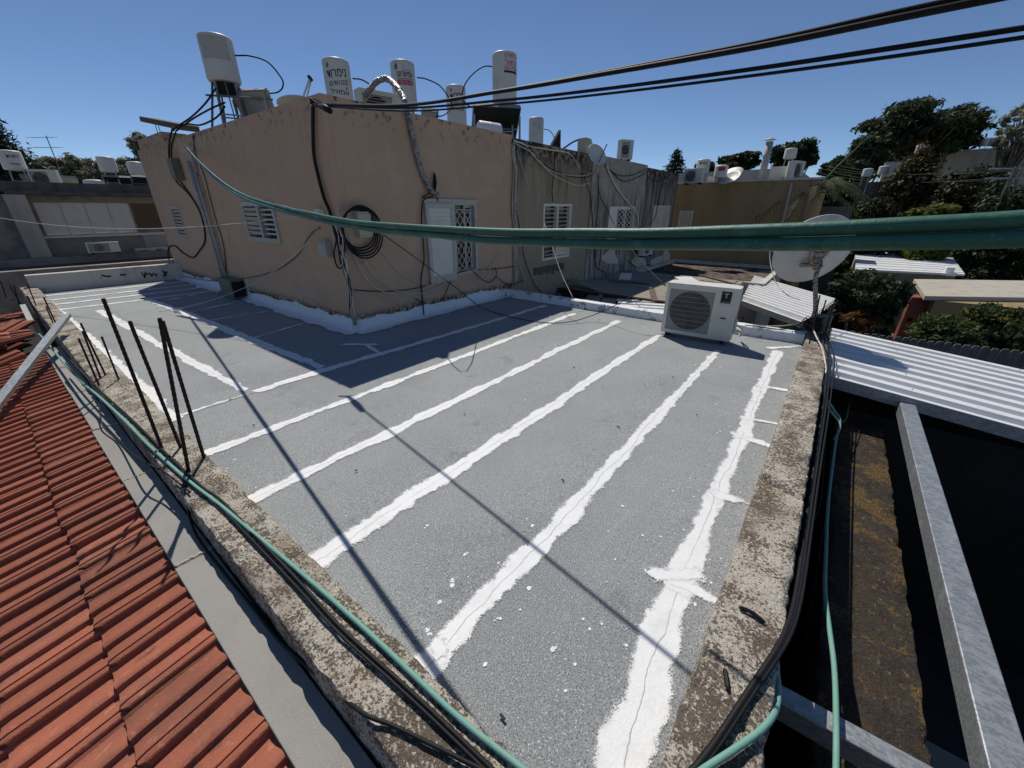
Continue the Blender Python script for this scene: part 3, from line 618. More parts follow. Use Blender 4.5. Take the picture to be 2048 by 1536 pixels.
# windows (a0,a1,z0,z1)
W1 = (4.97, 6.30, .63, 1.96); W2 = (8.73, 10.06, .62, 1.95)
q0, q1 = Yp(1232, 413, HY), Yp(1262, 455, HY); W3 = (q0.x, q1.x + .1, .75, q0.z)
q0, q1 = Yp(1308, 411, HY), Yp(1334, 455, HY); W4 = (q0.x, q1.x, .75, q0.z)
WLb = (7.87, 9.22, 1.26, 1.95); WLs = (13.1, 13.84, 1.14, 1.9)
pink = house_shell('plastered_house', 'pinkish plastered upper storey with water tanks on its flat roof', FR, HX, 7.47, HY, 15.1, -.4, [W1], m_plaster, [WLb, WLs])
# sill-coloured crumbly wall crown
house2 = house_shell('terraced_house', 'grey rain stained house adjoining the pink one', FR, 7.474, 11.07, HY + .02, 12, -3.2, [(W2[0], W2[1], W2[2], W2[3])], m_grey1, top=3.18)
house3 = house_shell('terraced_house', 'patchily plastered grey house carrying a small dish on its wall', FR, 11.074, 15.05, HY - .01, 12.5, -3.2, [W3], m_grey2, top=3.2)
house4 = house_shell('terraced_house', 'dark streaked house at the end of the row by the ochre building', FR, 15.054, 18.6, HY + .01, 12.5, -3.2, [W4], m_grey3, top=3.14)
# -- pink house, window with sliding shutter and lattice
F = FR; a0, a1, z0, z1 = W1
win = mk('window', frame_mb(F, a0, a1, z0, z1, .06, -.12, .03, mull=((a0 + a1) / 2 + .05,)), m_frame, pink)
sh = MB(); F.box(sh, a0 + .0, a0 + .07, z0 - .07, z1 - .04, .032, .07); F.box(sh, a0 + .60, a0 + .66, z0 - .07, z1 - .04, .032, .07)
F.box(sh, a0 + .07, a0 + .60, z1 - .11, z1 - .04, .032, .07); F.box(sh, a0 + .07, a0 + .60, z0 - .07, z0 + .06, .032, .07)
mk('shutter_frame', sh, m_frame, win)
nz__ = 17
for k in range(nz__):
    z = z0 + .06 + (z1 - .11 - z0 - .06) * (k + .5) / nz__; mk('slat', F.slat(MB(), a0 + .072, a0 + .598, z, .05, .078, .008, -.28), m_slatw, win)
mid = (a0 + a1) / 2 + .08
pane(F, a0 + .06, a1 - .06, z0 + .06, z1 - .06, -.09, win)
fm = frame_mb(F, mid + .30, a1 - .05, z0 + .06, z1 - .06, .045, -.085, -.05); mk('sash', fm, m_frame, win)
lattice(F, mid + .02, a1 - .14, z0 + .08, z1 - .14, -.02, win, m_slatw, 3, 6)
sl_ = MB(); F.box(sl_, a0 - .03, a1 + .04, z1, z1 + .035, -.02, .045); mk('drip_rail', sl_, m_frame, win)
# -- left facade big window with half-open louvres
F = FL; a0, a1, z0, z1 = WLb; mdl = (a0 + a1) / 2
win = mk('window', frame_mb(F, a0, a1, z0, z1, .075, -.10, .03, mull=(mdl,)), m_frame, pink)
pane(F, a0 + .07, a1 - .07, z0 + .07, z1 - .07, -.095, win)
for k in range(6):
    z = z0 + .11 + (z1 - z0 - .20) * (k + .5) / 6
    mk('slat', F.slat(MB(), mdl + .05, a1 - .08, z, .0, .078, .012, .7), m_slat, win)
    mk('slat', F.slat(MB(), a0 + .08, mdl - .05, z, -.03, .03, .025, 0), m_slat, win)
# -- small window
a0, a1, z0, z1 = WLs
win = mk('window', frame_mb(F, a0, a1, z0, z1, .085, -.10, .02), m_frame, pink)
pane(F, a0 + .08, a1 - .08, z0 + .08, z1 - .08, -.09, win)
for k in range(7): mk('slat', F.slat(MB(), a0 + .09, a1 - .09, z0 + .09 + (z1 - z0 - .18) * (k + .5) / 7, -.02, .062, .01, .75), m_slat, win)
# -- grey house window: louvre panes
F = Fr((0, HY + .02, 0), (1, 0, 0), (0, -1, 0)); a0, a1, z0, z1 = W2; mdl = (a0 + a1) / 2
win = mk('window', frame_mb(F, a0, a1, z0, z1, .055, -.10, .02, mull=(mdl,)), m_slatw, house2)
pane(F, a0 + .05, a1 - .05, z0 + .05, z1 - .05, -.095, win)
for k in range(12):
    z = z0 + .07 + (z1 - z0 - .14) * (k + .5) / 12
    for (b0, b1) in ((a0 + .06, mdl - .03), (mdl + .03, a1 - .06)):
        lo = k < 3 and b0 > mdl - .1
        mk('slat', F.slat(MB(), b0, b1, z, -.03, .11 if lo else .035, .012, .35 if lo else .9), m_slatw if lo else m_slat, win)
br = MB()
for i in range(14):     # broken sill render
    a = a0 - .35 + 1.35 * i / 13; h = .12 + .10 * mnoise.noise((i * .8, 1, 2)); F.box(br, a, a + .11, z0 - .20 - h, z0 - .20 + .03 * mnoise.noise((i, 3, 3)) + .06, .002, .012)
mk('broken_sill', br, m_darkwall, house2)
# -- third house lattice window
F = Fr((0, HY - .01, 0), (1, 0, 0), (0, -1, 0)); a0, a1, z0, z1 = W3
win = mk('window', frame_mb(F, a0, a1, z0, z1, .07, -.10, .02, mull=((a0 + a1) / 2,)), m_slatw, house3); pane(F, a0 + .06, a1 - .06, z0 + .06, z1 - .06, -.09, win)
lattice(F, a0 + .08, a1 - .08, z0 + .08, z1 - .08, .03, win, m_slatw, 4, 6, .012)
wsh = MB(); F.box(wsh, a0 - .55, a0 - .02, z0 - .05, z1, .02, .05); mk('open_shutter', wsh, m_slatw, win)
# -- end house closed shutters
F = Fr((0, HY + .01, 0), (1, 0, 0), (0, -1, 0)); a0, a1, z0, z1 = W4; mdl = (a0 + a1) / 2
win = mk('window', frame_mb(F, a0, a1, z0, z1, .07, -.10, .04, mull=(mdl,)), m_slatw, house4)
for k in range(12):
    z = z0 + .08 + (z1 - z0 - .16) * (k + .5) / 12
    for (b0, b1) in ((a0 + .07, mdl - .03), (mdl + .03, a1 - .07)): mk('slat', F.slat(MB(), b0, b1, z, .0, .10, .012, .5), m_slatw, win)
pane(F, a0 + .06, a1 - .06, z0 + .06, z1 - .06, -.09, win)
# white flaking patches low on the end walls
for (hh, pts, yy) in ((house3, [(1205, 505), (1232, 500), (1238, 522), (1215, 528)], HY - .01), (house3, [(1262, 520), (1290, 505), (1295, 545), (1275, 548)], HY - .01), (house4, [(1300, 520), (1338, 498), (1340, 540), (1300, 545)], HY + .01)):
    c = [Yp(*p, yy - .006) for p in pts]; P = []
    for i in range(len(c)):
        for t in range(6):
            q = c[i].lerp(c[(i + 1) % len(c)], t / 6); P.append(q + V(mnoise.noise(q * 3) * .25, 0, mnoise.noise(q * 3 + V(7, 0, 0)) * .18))
    mk('flaking_paint', MB().poly(P), m_whitewall, hh)

# repaired and peeling plaster on the pink house
def wall_patch(F, f, pts, m, par, seed, amp=.06, d=.004, name='plaster_patch'):
    c = [f(*p, 0) for p in pts]; P = []
    for i in range(len(c)):
        for t in range(7):
            q = c[i].lerp(c[(i + 1) % len(c)], t / 7); e = Vector((mnoise.noise(q * 7 + V(seed, 0, 0)), mnoise.noise(q * 7 + V(0, seed, 3)), mnoise.noise(q * 7 + V(5, 5, seed)))) * amp; P.append(q + e - F.n * e.dot(F.n) + F.n * d)
    return mk(name, MB().poly(P), m, par)
_l = lambda a, b, d=0: Xp(a, b, HX - d)
_r = lambda a, b, d=0: Yp(a, b, HY - d)
wall_patch(FL, _l, [(484, 558), (496, 556), (500, 585), (503, 600), (494, 602)], m_whitewall, pink, 1, .03)
wall_patch(FL, _l, [(600, 555), (640, 560), (655, 600), (625, 610), (598, 590)], m_plaster2, pink, 2)
wall_patch(FR, _r, [(745, 560), (790, 550), (800, 590), (760, 605)], m_plaster2, pink, 3)
wall_patch(FR, _r, [(960, 330), (1005, 325), (1008, 365), (970, 372)], m_plaster2, pink, 4)
wall_patch(FL, _l, [(430, 450), (455, 455), (460, 500), (436, 492)], m_plaster2, pink, 5)
# ================================================================== LETTERING
def text2d(body, bold=0.0):
    c = bpy.data.curves.new('t', 'FONT'); c.body = body; c.size = 1; c.offset = bold; c.resolution_u = 3; c.align_x = 'CENTER'
    o = bpy.data.objects.new('t', c); COL.objects.link(o); dg = bpy.context.evaluated_depsgraph_get(); me = bpy.data.meshes.new_from_object(o.evaluated_get(dg))
    vs = [tuple(v.co[:2]) for v in me.vertices]; fs = [tuple(p.vertices) for p in me.polygons]
    bpy.data.objects.remove(o); bpy.data.curves.remove(c); bpy.data.meshes.remove(me); return vs, fs
def heb(s): return s[::-1]
def fit(vs, w=None, h=None, cx=0, cy=0, shear=0, rot=0):
    if not vs: return vs
    A = np.array(vs); mn, mx = A.min(0), A.max(0); A = A - (mn + mx) / 2; sz = mx - mn
    sx = (w / sz[0]) if w else (h / sz[1]); sy = (h / sz[1]) if h else sx; A = A * (sx, sy)
    A[:, 1] += A[:, 0] * shear
    if rot: c_, s_ = math.cos(rot), math.sin(rot); A = A @ np.array([[c_, s_], [-s_, c_]])
    return [tuple(q) for q in A + (cx, cy)]
def wrap(mb, vs, fs, c, r, phi, z): # onto a tank
    mb.add([(c[0] + r * math.cos(phi + u / r), c[1] + r * math.sin(phi + u / r), z + v) for (u, v) in vs], fs)
def patch(mb, u0, u1, v0, v1, c, r, phi, z, n=10):
    vs = [(u0 + (u1 - u0) * i / n, v) for v in (v0, v1) for i in range(n + 1)]; fs = [(i, i + 1, n + 2 + i, n + 1 + i) for i in range(n)]
    wrap(mb, vs, fs, c, r, phi, z)
def flame(cx, cy, s):
    P = [(0, 1), (.28, .45), (.5, .1), (.48, -.45), (.2, -.75), (-.2, -.75), (-.48, -.45), (-.45, .05), (-.18, .35)]
    Q = [(.02, .15), (.2, -.15), (.22, -.4), (.05, -.52), (-.16, -.42), (-.18, -.2)]
    vs = [(cx + x * s, cy + y * s) for x, y in P + Q]
    # ring between the outer and inner outline
    fs = [(0, 1, 9), (1, 10, 9), (1, 2, 10), (2, 3, 11, 10), (3, 4, 12, 11), (4, 5, 12), (5, 13, 12), (5, 6, 13), (6, 7, 14, 13), (7, 8, 14), (8, 9, 14), (8, 0, 9)]
    return vs, fs

# ================================================================== SOLAR WATER TANKS
def boiler(px, ytop, ybot, dep, r, label, zroof=RF, m=m_tank, legs=True, tank_name='water_tank', hose=None, group='white solar water tanks on the roofs', parent_text=None, turn=0.0, simple=False):
    t_, b_ = Dp(px, ytop, dep), Dp(px, ybot, dep); zt, zb = t_.z, b_.z; mid = Dp(px, (ytop + ybot) / 2, dep); c = (mid.x, mid.y); phi = math.atan2(-c[1], -c[0]) + turn
    T = thing(tank_name, label, 'water tank', (c[0], c[1], zroof), group)
    mb = MB().lathe([(r * .55, zb - .045), (r * .93, zb - .03), (r, zb), (r, zb + .02), (r * 1.012, zb + .022), (r * 1.012, zb + .05), (r, zb + .052), (r, zt - .05), (r * .985, zt - .02), (r * .93, zt), (r * .6, zt + .025), (r * .2, zt + .035)], (c[0], c[1], 0), 32)
    autosmooth(mk('drum', mb, m, T), 40)
    if legs:
        st = MB(); n = 4
        for k in range(n):
            a = phi + math.pi / 4 + k * math.pi / 2; st.beam((c[0] + r * .8 * math.cos(a), c[1] + r * .8 * math.sin(a), zb - .02), (c[0] + r * 1.02 * math.cos(a), c[1] + r * 1.02 * math.sin(a), zroof), .035, .035, up=(math.cos(a), math.sin(a), 0))
        for z in (zb - .03, (zb + zroof) / 2):
            for k in range(n):
                a = phi + math.pi / 4 + k * math.pi / 2; b = a + math.pi / 2; rr = r * .9
                st.beam((c[0] + rr * math.cos(a), c[1] + rr * math.sin(a), z), (c[0] + rr * math.cos(b), c[1] + rr * math.sin(b), z), .025, .025)
        mk('stand', st, m_galv, T)
    if hose is not None:
        hz = [Dp(a, b, dep + o) for (a, b, o) in hose]; mk('hose', MB().tube(cr(hz, 7), .014, 8), m_black, T, smooth=True)
    return T, c, r, phi, zt, zb
def nim(T, c, r, phi, zt, s=1.0):
    i = MB(); R = r * 1.006; z = zt
    v, f = text2d(heb('נימרוד'), .012); wrap(i, fit(v, .36 * s, .115 * s, .0, -.24 * s, .13), f, c, R, phi, z)
    v, f = text2d('03-9615333', .008); wrap(i, fit(v, .35 * s, .075 * s, .02, -.385 * s, .13), f, c, R, phi, z)
    v, f = text2d(heb('אמאיל'), .010); wrap(i, fit(v, .34 * s, .085 * s, .02, -.52 * s, -.03), f, c, R, phi, z)
    v, f = flame(-.15 * s, -.12 * s, .05 * s); wrap(i, v, f, c, R, phi, z)
    v, f = flame(.155 * s, -.46 * s, .032 * s); wrap(i, v, f, c, R, phi, z)
    mk('lettering', i, m_ink, T)
T, c, r, phi, zt, zb = boiler(439, 80, 158, 7.6, .285, 'big white water tank with a blank faded sticker on a tall stand', hose=[(470, 111, 0), (500, 112, .05), (535, 124, .15), (562, 155, .3), (566, 172, .35), (556, 184, .3), (535, 187, .2)])
st = MB(); patch(st, -.30, .20, -.40, -.05, c, r * 1.006, phi, zt, 12); mk('sticker', st, m_sticker, T)
lg = MB()
for k in range(7):
    a = phi + k * .9; lg.beam((c[0] + r * .75 * math.cos(a), c[1] + r * .75 * math.sin(a), zb - .02), (c[0] + (r * .9 + .12 * (k % 3)) * math.cos(a + .15), c[1] + (r * .9 + .12 * (k % 3)) * math.sin(a + .15), RF), .022 + .02 * (k % 2), .03, up=(math.cos(a), math.sin(a), 0))
mk('brace', lg, m_boxdark, T)
ub = MB().lathe([(.16, zb - .22), (.2, zb - .2), (.2, zb - .05), (.12, zb - .04)], (c[0], c[1], 0), 16); mk('heater_cover', ub, m_inside, T)
px_ = Dp(412, 190, 7.6); mk('side_pipe', MB().tube([px_, Dp(545, 199, 7.5)], .018, 8), m_boxdark, T)
T, c, r, phi, zt, zb = boiler(678, 128, 222, 8.0, .255, 'white water tank with black slanted lettering at the house corner', hose=[(706, 157, -.2), (722, 159, 0), (738, 168, .1), (750, 180, .2), (760, 200, .2)]); nim(T, c, r, phi - .05, zt, 1.06)
T, c, r, phi, zt, zb = boiler(808, 131, 212, 9.0, .265, 'white water tank with a flame logo and red number strip', hose=[(834, 155, 0), (852, 158, .1), (880, 172, .3), (900, 200, .4), (902, 216, .4), (888, 230, .3), (872, 233, .2)])
i = MB(); R = r * 1.006
v, f = flame(-.15, -.13, .075); wrap(i, v, f, c, R, phi, zt)
v, f = text2d(heb('אמישראגז'), .012); wrap(i, fit(v, .36, .10, .04, -.27), f, c, R, phi, zt)
v, f = text2d(heb('לכל הבית והעסק'), 0); wrap(i, fit(v, .18, .035, .11, -.19), f, c, R, phi, zt)
patch(i, -.14, .22, -.352, -.342, c, R, phi, zt); mk('lettering', i, m_ink, T)
i = MB(); patch(i, -.14, .22, -.46, -.37, c, R, phi, zt); mk('red_strip', i, m_red, T)
i = MB(); v, f = text2d('1-700-700-100', .006); wrap(i, fit(v, .33, .062, .04, -.415), f, c, R * 1.004, phi, zt); mk('number', i, m_pink, T)
T, c, r, phi, zt, zb = boiler(913, 178, 256, 11.0, .27, 'white tank with black slanted lettering half hidden behind the overhead cables'); nim(T, c, r, phi + .1, zt, 1.05)
T, c, r, phi, zt, zb = boiler(1009, 115, 204, 9.3, .285, 'tall white water tank with a pink sticker in red and black print', hose=[(986, 133, 0), (968, 133, 0), (948, 146, 0), (932, 165, 0), (925, 185, 0), (926, 200, 0), (938, 212, 0), (952, 213, 0)], zroof=RF)
i = MB(); ph = phi + .62; R = r * 1.004; patch(i, -.19, .22, -.42, -.035, c, R, ph, zt, 12); mk('sticker', i, m_pink, T)
i = MB(); R = r * 1.008
v, f = text2d(heb('רב שוורץ'), .005); wrap(i, fit(v, .36, .085, .01, -.10), f, c, R, ph, zt)
v, f = text2d(heb('ברזול'), .012); wrap(i, fit(v, .34, .11, .02, -.22), f, c, R, ph, zt)
v, f = text2d('053-77540', .004); wrap(i, fit(v, .36, .07, .01, -.325), f, c, R, ph, zt); mk('lettering', i, m_red, T)
i = MB(); patch(i, -.185, .215, -.41, -.37, c, R, ph, zt); mk('black_strip', i, m_ink, T)
T, c, r, phi, zt, zb = boiler(1072, 239, 300, 15.0, .28, 'cream water tank with pipe box standing beyond the roof cables', m=m_tankcream, hose=[(1088, 258, 0), (1100, 262, .1), (1108, 275, .2), (1105, 290, .2)])
i = MB(); patch(i, .02, .2, -.32, -.05, c, r * 1.02, phi, zt); patch(i, -.12, -.03, -.3, -.14, c, r * 1.02, phi, zt); patch(i, .03, .22, -.39, -.345, c, r * 1.02, phi, zt); mk('cover_plate', i, m_sticker, T)

# ---------------------------------------------------------------- solar collectors
def collector(name, label, p, q, rise, depth_v, m_back, flip=1, group='solar collector panels on the roofs'):
    """panel whose upper edge runs p->q, falling away along depth_v"""
    p = Vector(p); q = Vector(q); dv = Vector(depth_v); n = (q - p).cross(dv).normalized()
    if n.z < 0: n = -n
    T = thing(name, label, 'solar panel', ((p + q) / 2 + dv)[:], group)
    b = MB().poly([p, q, q + dv, p + dv], .07, n); mk('casing', b, m_back, T)
    g_ = MB(); e = (q - p).normalized() * .04; d2 = dv.normalized() * .04
    g_.poly([p + e + d2 + n * .004, q - e + d2 + n * .004, q - e + dv - d2 + n * .004, p + e + dv - d2 + n * .004]); mk('glazing', g_, m_solar, T)
    fr = MB()
    for a, bb in ((p, q), (q, q + dv), (q + dv, p + dv), (p + dv, p)): fr.beam(a, bb, .045, .09, up=n)
    for t in (.35, .7): fr.beam(p + dv * t - n * .085, q + dv * t - n * .085, .03, .03, up=n)
    for (a, tt) in ((p, .1), (q, .1)): fr.beam(a + dv * tt - n * .1, V(a.x, a.y, RF), .035, .035, up=(1, 0, 0))
    mk('frame', fr, m_galv, T); return T
p, q = Dp(468, 182, 7.9), Dp(531, 180, 7.4); collector('solar_panel', 'grey backed solar panel behind the big tank with the blank sticker', p, q, 0, V(.55, .75, -1.0), m_box)
p, q = Dp(948, 210, 9.0), Dp(1040, 214, 9.2); q.z = p.z; collector('solar_panel', 'dark solar panel under the tank with the pink sticker', p, q, 0, V(.62, .75, -.95), m_inside)
p, q = Dp(845, 219, 9.2), Dp(868, 222, 9.2); collector('solar_panel', 'slim solar panel edge behind the tank with the red number strip', p, p + (q - p) * 1.3, 0, V(.5, .7, -.6), m_box)
# barrel lying on the roof
p = Dp(1000, 262, 8.9); ax = V(-.9, .45, .05).normalized(); Mx = ax.to_track_quat('Z', 'Y').to_matrix()
br = MB().lathe([(.15, 0), (.175, .02), (.18, .04), (.18, .25), (.184, .26), (.18, .27), (.18, .50), (.17, .52)], p - V(0, 0, .04), 28, Mx); o = autosmooth(mk('barrel', br, m_whitemetal, None, label='white barrel lying on its side under the dark solar panel', cat='barrel'), 40)

# ================================================================== OUTDOOR AC UNITS
def ac_unit(name, label, c, rotz, w=.98, h=.74, d=.34, detail=True, m=None, group=None, badge=False, feet=.06):
    """front looks along local -x; c = middle of the front's foot"""
    c = Vector(c); T = thing(name, label, 'air conditioner', c, group); m = m or m_acw; x0, y0, y1 = c.x, c.y - w / 2, c.y + w / 2; zb = c.z + feet; zt = zb + h
    b = MB()
    P = [(x0, y0 + .03), (x0, y1 - .03)]; r_ = .05
    prof = [(x0, y0 + .015), (x0 + .004, y0), (x0 + d - .09, y0), (x0 + d, y0 + .10), (x0 + d, y1 - .10), (x0 + d - .09, y1), (x0 + .004, y1), (x0, y1 - .015)]
    # case with a hole for the fan is drawn as front ring pieces
    fy0, fy1 = y0 + w * .315, y1 - w * .055; fz0, fz1 = zb + h * .075, zt - h * .09
    n = len(prof)
    vs = [(x, y, z) for z in (zb, zt) for (x, y) in prof]; fs = [(k, k + 1, n + k + 1, n + k) for k in range(n - 1)] + [tuple(range(n))[::-1]]
    b.add(vs, fs)
    F_ = Fr((x0, 0, 0), (0, 1, 0), (-1, 0, 0)); wall_open(b, F_, y0 + .015, y1 - .015, zb, zt, [(fy0, fy1, fz0, fz1)], th=.02)
    mk('case', b, m, T)
    lid = MB(); P = [Vector((x - (.006 if x < x0 + .01 else -.006), y, zt + .018)) for (x, y) in prof]; lid.poly(P[::-1], .03); mk('lid', lid, m_actop, T, bevel=.006)
    ins = MB(); ins.box(x0 + .05, x0 + .06, fy0 - .02, fy1 + .02, fz0 - .02, fz1 + .02); shroud = mk('fan_recess', ins, m_acdark if badge else m_acdark, T)
    cy, cz = (fy0 + fy1) / 2, (fz0 + fz1) / 2; R = min(fy1 - fy0, fz1 - fz0) / 2 * .93
    rg = MB(); nn = 40; vs = []; fs = []
    for k in range(nn):
        a = 2 * math.pi * k / nn; ca, sa = math.cos(a), math.sin(a); e = min(1 / max(abs(ca), 1e-6) * (fy1 - fy0) / 2, 1 / max(abs(sa), 1e-6) * (fz1 - fz0) / 2)
        vs += [(x0 + .028, cy + ca * R, cz + sa * R), (x0 + .022, cy + ca * e, cz + sa * e)]
    for k in range(nn): fs.append((2 * k, 2 * k + 1, (2 * k + 3) % (2 * nn), (2 * k + 2) % (2 * nn)))
    rg.add(vs, fs); mk('fan_surround', rg, m_box, T)
    fan = MB()
    for k in range(3):
        for j in range(5):
            a = k * 2.094 + j * .16; a2 = a + .16
            fan.add([(x0 + .036 + .02 * j / 5, cy + R * .2 * math.cos(a), cz + R * .2 * math.sin(a)), (x0 + .036 + .02 * j / 5, cy + R * .9 * math.cos(a), cz + R * .9 * math.sin(a)), (x0 + .036 + .02 * (j + 1) / 5, cy + R * .9 * math.cos(a2), cz + R * .9 * math.sin(a2)), (x0 + .036 + .02 * (j + 1) / 5, cy + R * .2 * math.cos(a2), cz + R * .2 * math.sin(a2))], [(0, 1, 2, 3)])
    fan.lathe([(R * .2, -.01), (R * .2, .008)], (x0 + .04, cy, cz), 16, Matrix.Rotation(math.pi / 2, 3, 'Y')); mk('fan', fan, m_inside, T)
    gr = MB()
    if detail:
        for k in range(9): z = fz0 + (fz1 - fz0) * (k + .5) / 9; gr.tube([(x0 + .002, fy0, z), (x0 + .002, fy1, z)], .0026, 4)
        for k in range(56): y = fy0 + (fy1 - fy0) * (k + .5) / 56; gr.tube([(x0 + .005, y, fz0), (x0 + .005, y, fz1)], .0014, 4)
    else:
        for k in range(12): z = fz0 + (fz1 - fz0) * (k + .5) / 12; gr.tube([(x0 + .002, fy0, z), (x0 + .002, fy1, z)], .006, 4)
    mk('grille', gr, m_grille, T)
    if badge:
        pl = MB(); a0, a1 = y0 + w * .03, y0 + w * .255; pl.box(x0 - .006, x0 - .001, a0 + .01, a1, zb + .05, zt - h * .30); o = mk('service_panel', pl, m, T, bevel=.003)
        hd = MB(); hd.box(x0 - .0065, x0 - .006, (a0 + a1) / 2 - .03, (a0 + a1) / 2 + .045, zb + h * .43, zb + h * .46); mk('panel_handle', hd, m_acdark, T)
        bd = MB(); b0, b1, g0, g1 = y0 + w * .10, y0 + w * .23, zt - h * .27, zt - h * .05; bd.box(x0 - .005, x0 - .0005, b0, b1, g0, g1); bo = mk('badge', bd, m_ink, T)
        tx = MB(); v, f = text2d('T', .03); v = fit(v, .062, .07, 0, .025)
        tx.add([(x0 - .0058, (b0 + b1) / 2 - u, (g0 + g1) / 2 + q) for u, q in v], f)
        v, f = text2d('TADIRAN', .004); v = fit(v, .10, .016, 0, -.062); tx.add([(x0 - .0058, (b0 + b1) / 2 - u, (g0 + g1) / 2 + q) for u, q in v], f)
        mk('lettering', tx, m_box, T)
        sl2 = MB()
        for k in range(5): sl2.box(x0 - .002, x0 - .0005, a0 + .03, a1 - .02, zb + .35 - k * .05, zb + .353 - k * .05)
        ft = MB()
        for (yy) in (y0 + .10, y1 - .10): ft.box(x0 - .02, x0 + d + .02, yy - .025, yy + .025, c.z + .02, zb - .001); ft.lathe([(.035, c.z + .012), (.03, c.z + .03)], (x0 + .03, yy, 0), 12)
        mk('foot', ft, m_black, T)
        sv = MB(); sv.box(x0 + .10, x0 + .22, y0 - .03, y0 - .001, zb + .10, zb + .30); mk('valve_cover', sv, m, T, bevel=.01)
        for k, z in enumerate((zb + .14, zb + .22)): mk('pipe_stub', MB().tube(cr([(x0 + .16, y0 - .02, z), (x0 + .17, y0 - .09, z - .02), (x0 + .28, y0 - .10, z - .10), (x0 + .45, y0 - .02, c.z + .17)], 6), .012, 8), m_whitecab, T, smooth=True)
    else:
        ft = MB()
        for yy in (y0 + .10, y1 - .10): ft.box(x0 - .0, x0 + d, yy - .02, yy + .02, c.z, zb)
        mk('foot', ft, m_black, T)
    T.rotation_euler = (0, 0, rotz); return T
ac_unit('ac_unit', 'white outdoor air conditioner with black T badge standing on the striped roof', (6.235, 1.38, .014), math.radians(3.2), badge=True)
p = Dp(765, 182, 7.0); ac_unit('ac_unit', 'air conditioner half hidden behind the wall beneath the foil wrapped pipe', (p.x, p.y, p.z - .68), math.radians(78), w=.85, h=.60, detail=False)
# ---------------------------------------------------------------- foil wrapped pipe
path = [Dp(728, 203, 7.0), Dp(738, 182, 6.8), Dp(752, 165, 6.6), Dp(768, 157, 6.45), Dp(783, 163, 6.35), Dp(800, 183, 6.2), Yp(812, 210, HY - .02), Yp(820, 245, HY - .05), Yp(828, 285, HY - .05), Yp(838, 325, HY - .05), Yp(850, 358, HY - .06), Yp(862, 380, HY - .08), Yp(874, 390, HY - .07)]
pp = cr(path, 14); R_ = [.042 + .006 * (i % 3 == 0) + .010 * mnoise.noise((i * .37, 0, 0)) for i in range(len(pp))]
pp = [p + Vector((mnoise.noise((i * .3, 1, 0)), mnoise.noise((i * .3, 2, 0)), mnoise.noise((i * .3, 3, 0)))) * .012 for i, p in enumerate(pp)]
o = mk('foil_pipe', MB().tube(pp, R_, 12), m_foil, None, label='silver foil wrapped pipe arching over the roof edge down to the window', cat='pipe', center=pp[-1])
cable('black_hose', [Yp(a, b, HY - .05) for a, b in ((868, 345), (872, 360), (870, 380), (866, 392), (850, 398), (845, 408), (843, 440), (846, 480), (848, 520), (842, 560), (845, 600), (848, 632))], .012, m_black, 'black hose hanging from the foil pipe past the white shutter', 'hose')
tp = MB().tube([Yp(868, 345, HY - .05), Yp(870, 365, HY - .05), Yp(869, 384, HY - .05)], [.008, .035, .02], 8); mk('taped_joint', tp, m_black, None, label='black taped bundle end on the wall above the lattice window', cat='pipe joint')
cable('black_hose', [Yp(a, b, HY - .05) for a, b in ((845, 395), (862, 385), (872, 392), (876, 402))], .011, m_black, 'short black hose loop over the top of the white shutter', 'hose')
# ---------------------------------------------------------------- small dish lying behind the parapet, plank, antenna
p = Dp(600, 222, 6.9); Mx = Vector((.12, .2, .95)).to_track_quat('Z', 'Y').to_matrix()
dt = thing('satellite_dish', 'upturned satellite dish peeking over the pink house parapet', 'satellite dish', (p.x, p.y, RF))
mk('reflector', MB().lathe([(.02, 0), (.2, .03), (.34, .085), (.345, .09), (.33, .09), (.19, .04), (.02, .012)], p, 28, Mx), m_dish, dt, smooth=True)
q = Dp(620, 156, 6.9); mk('arm', MB().beam(p + V(0, 0, .05), q, .02, .03).beam(p + V(.05, -.05, .03), q + V(.01, 0, -.04), .012, .02), m_dish, dt)
mk('feed_horn', MB().lathe([(.025, -.04), (.03, .0), (.022, .05)], q, 12, Vector((.4, -.3, -.6)).to_track_quat('Z', 'Y').to_matrix()), m_inside, dt)
mk('mast', MB().tube([V(p.x, p.y, RF), p], .025, 8), m_galv, dt)
p, q = Xp(297, 240, HX + .25), Xp(381, 257, HX + .3); pl = MB().beam(p, q, .34, .11); mk('plank', pl, m_wood, None, label='weathered plank laid on the pink parapet beside the tank hoses', cat='plank')
sb = thing('brick_stub', 'low block under the weathered plank on the pink wall', 'block', ((p.x + q.x) / 2, (p.y + q.y) / 2, TOP - .05))
m = MB(); c = p.lerp(q, .25); m.box(HX + .02, HX + .5, c.y - .9, c.y + 1.2, TOP - .1, TOP + .22); mk('block_body', m, m_plaster, sb)
m = MB()
for t in (.15, .23): c = p.lerp(q, t); m.tube([c, V(c.x, c.y, TOP + .2)], .008, 5)
mk('pin', m, m_rebar, sb)
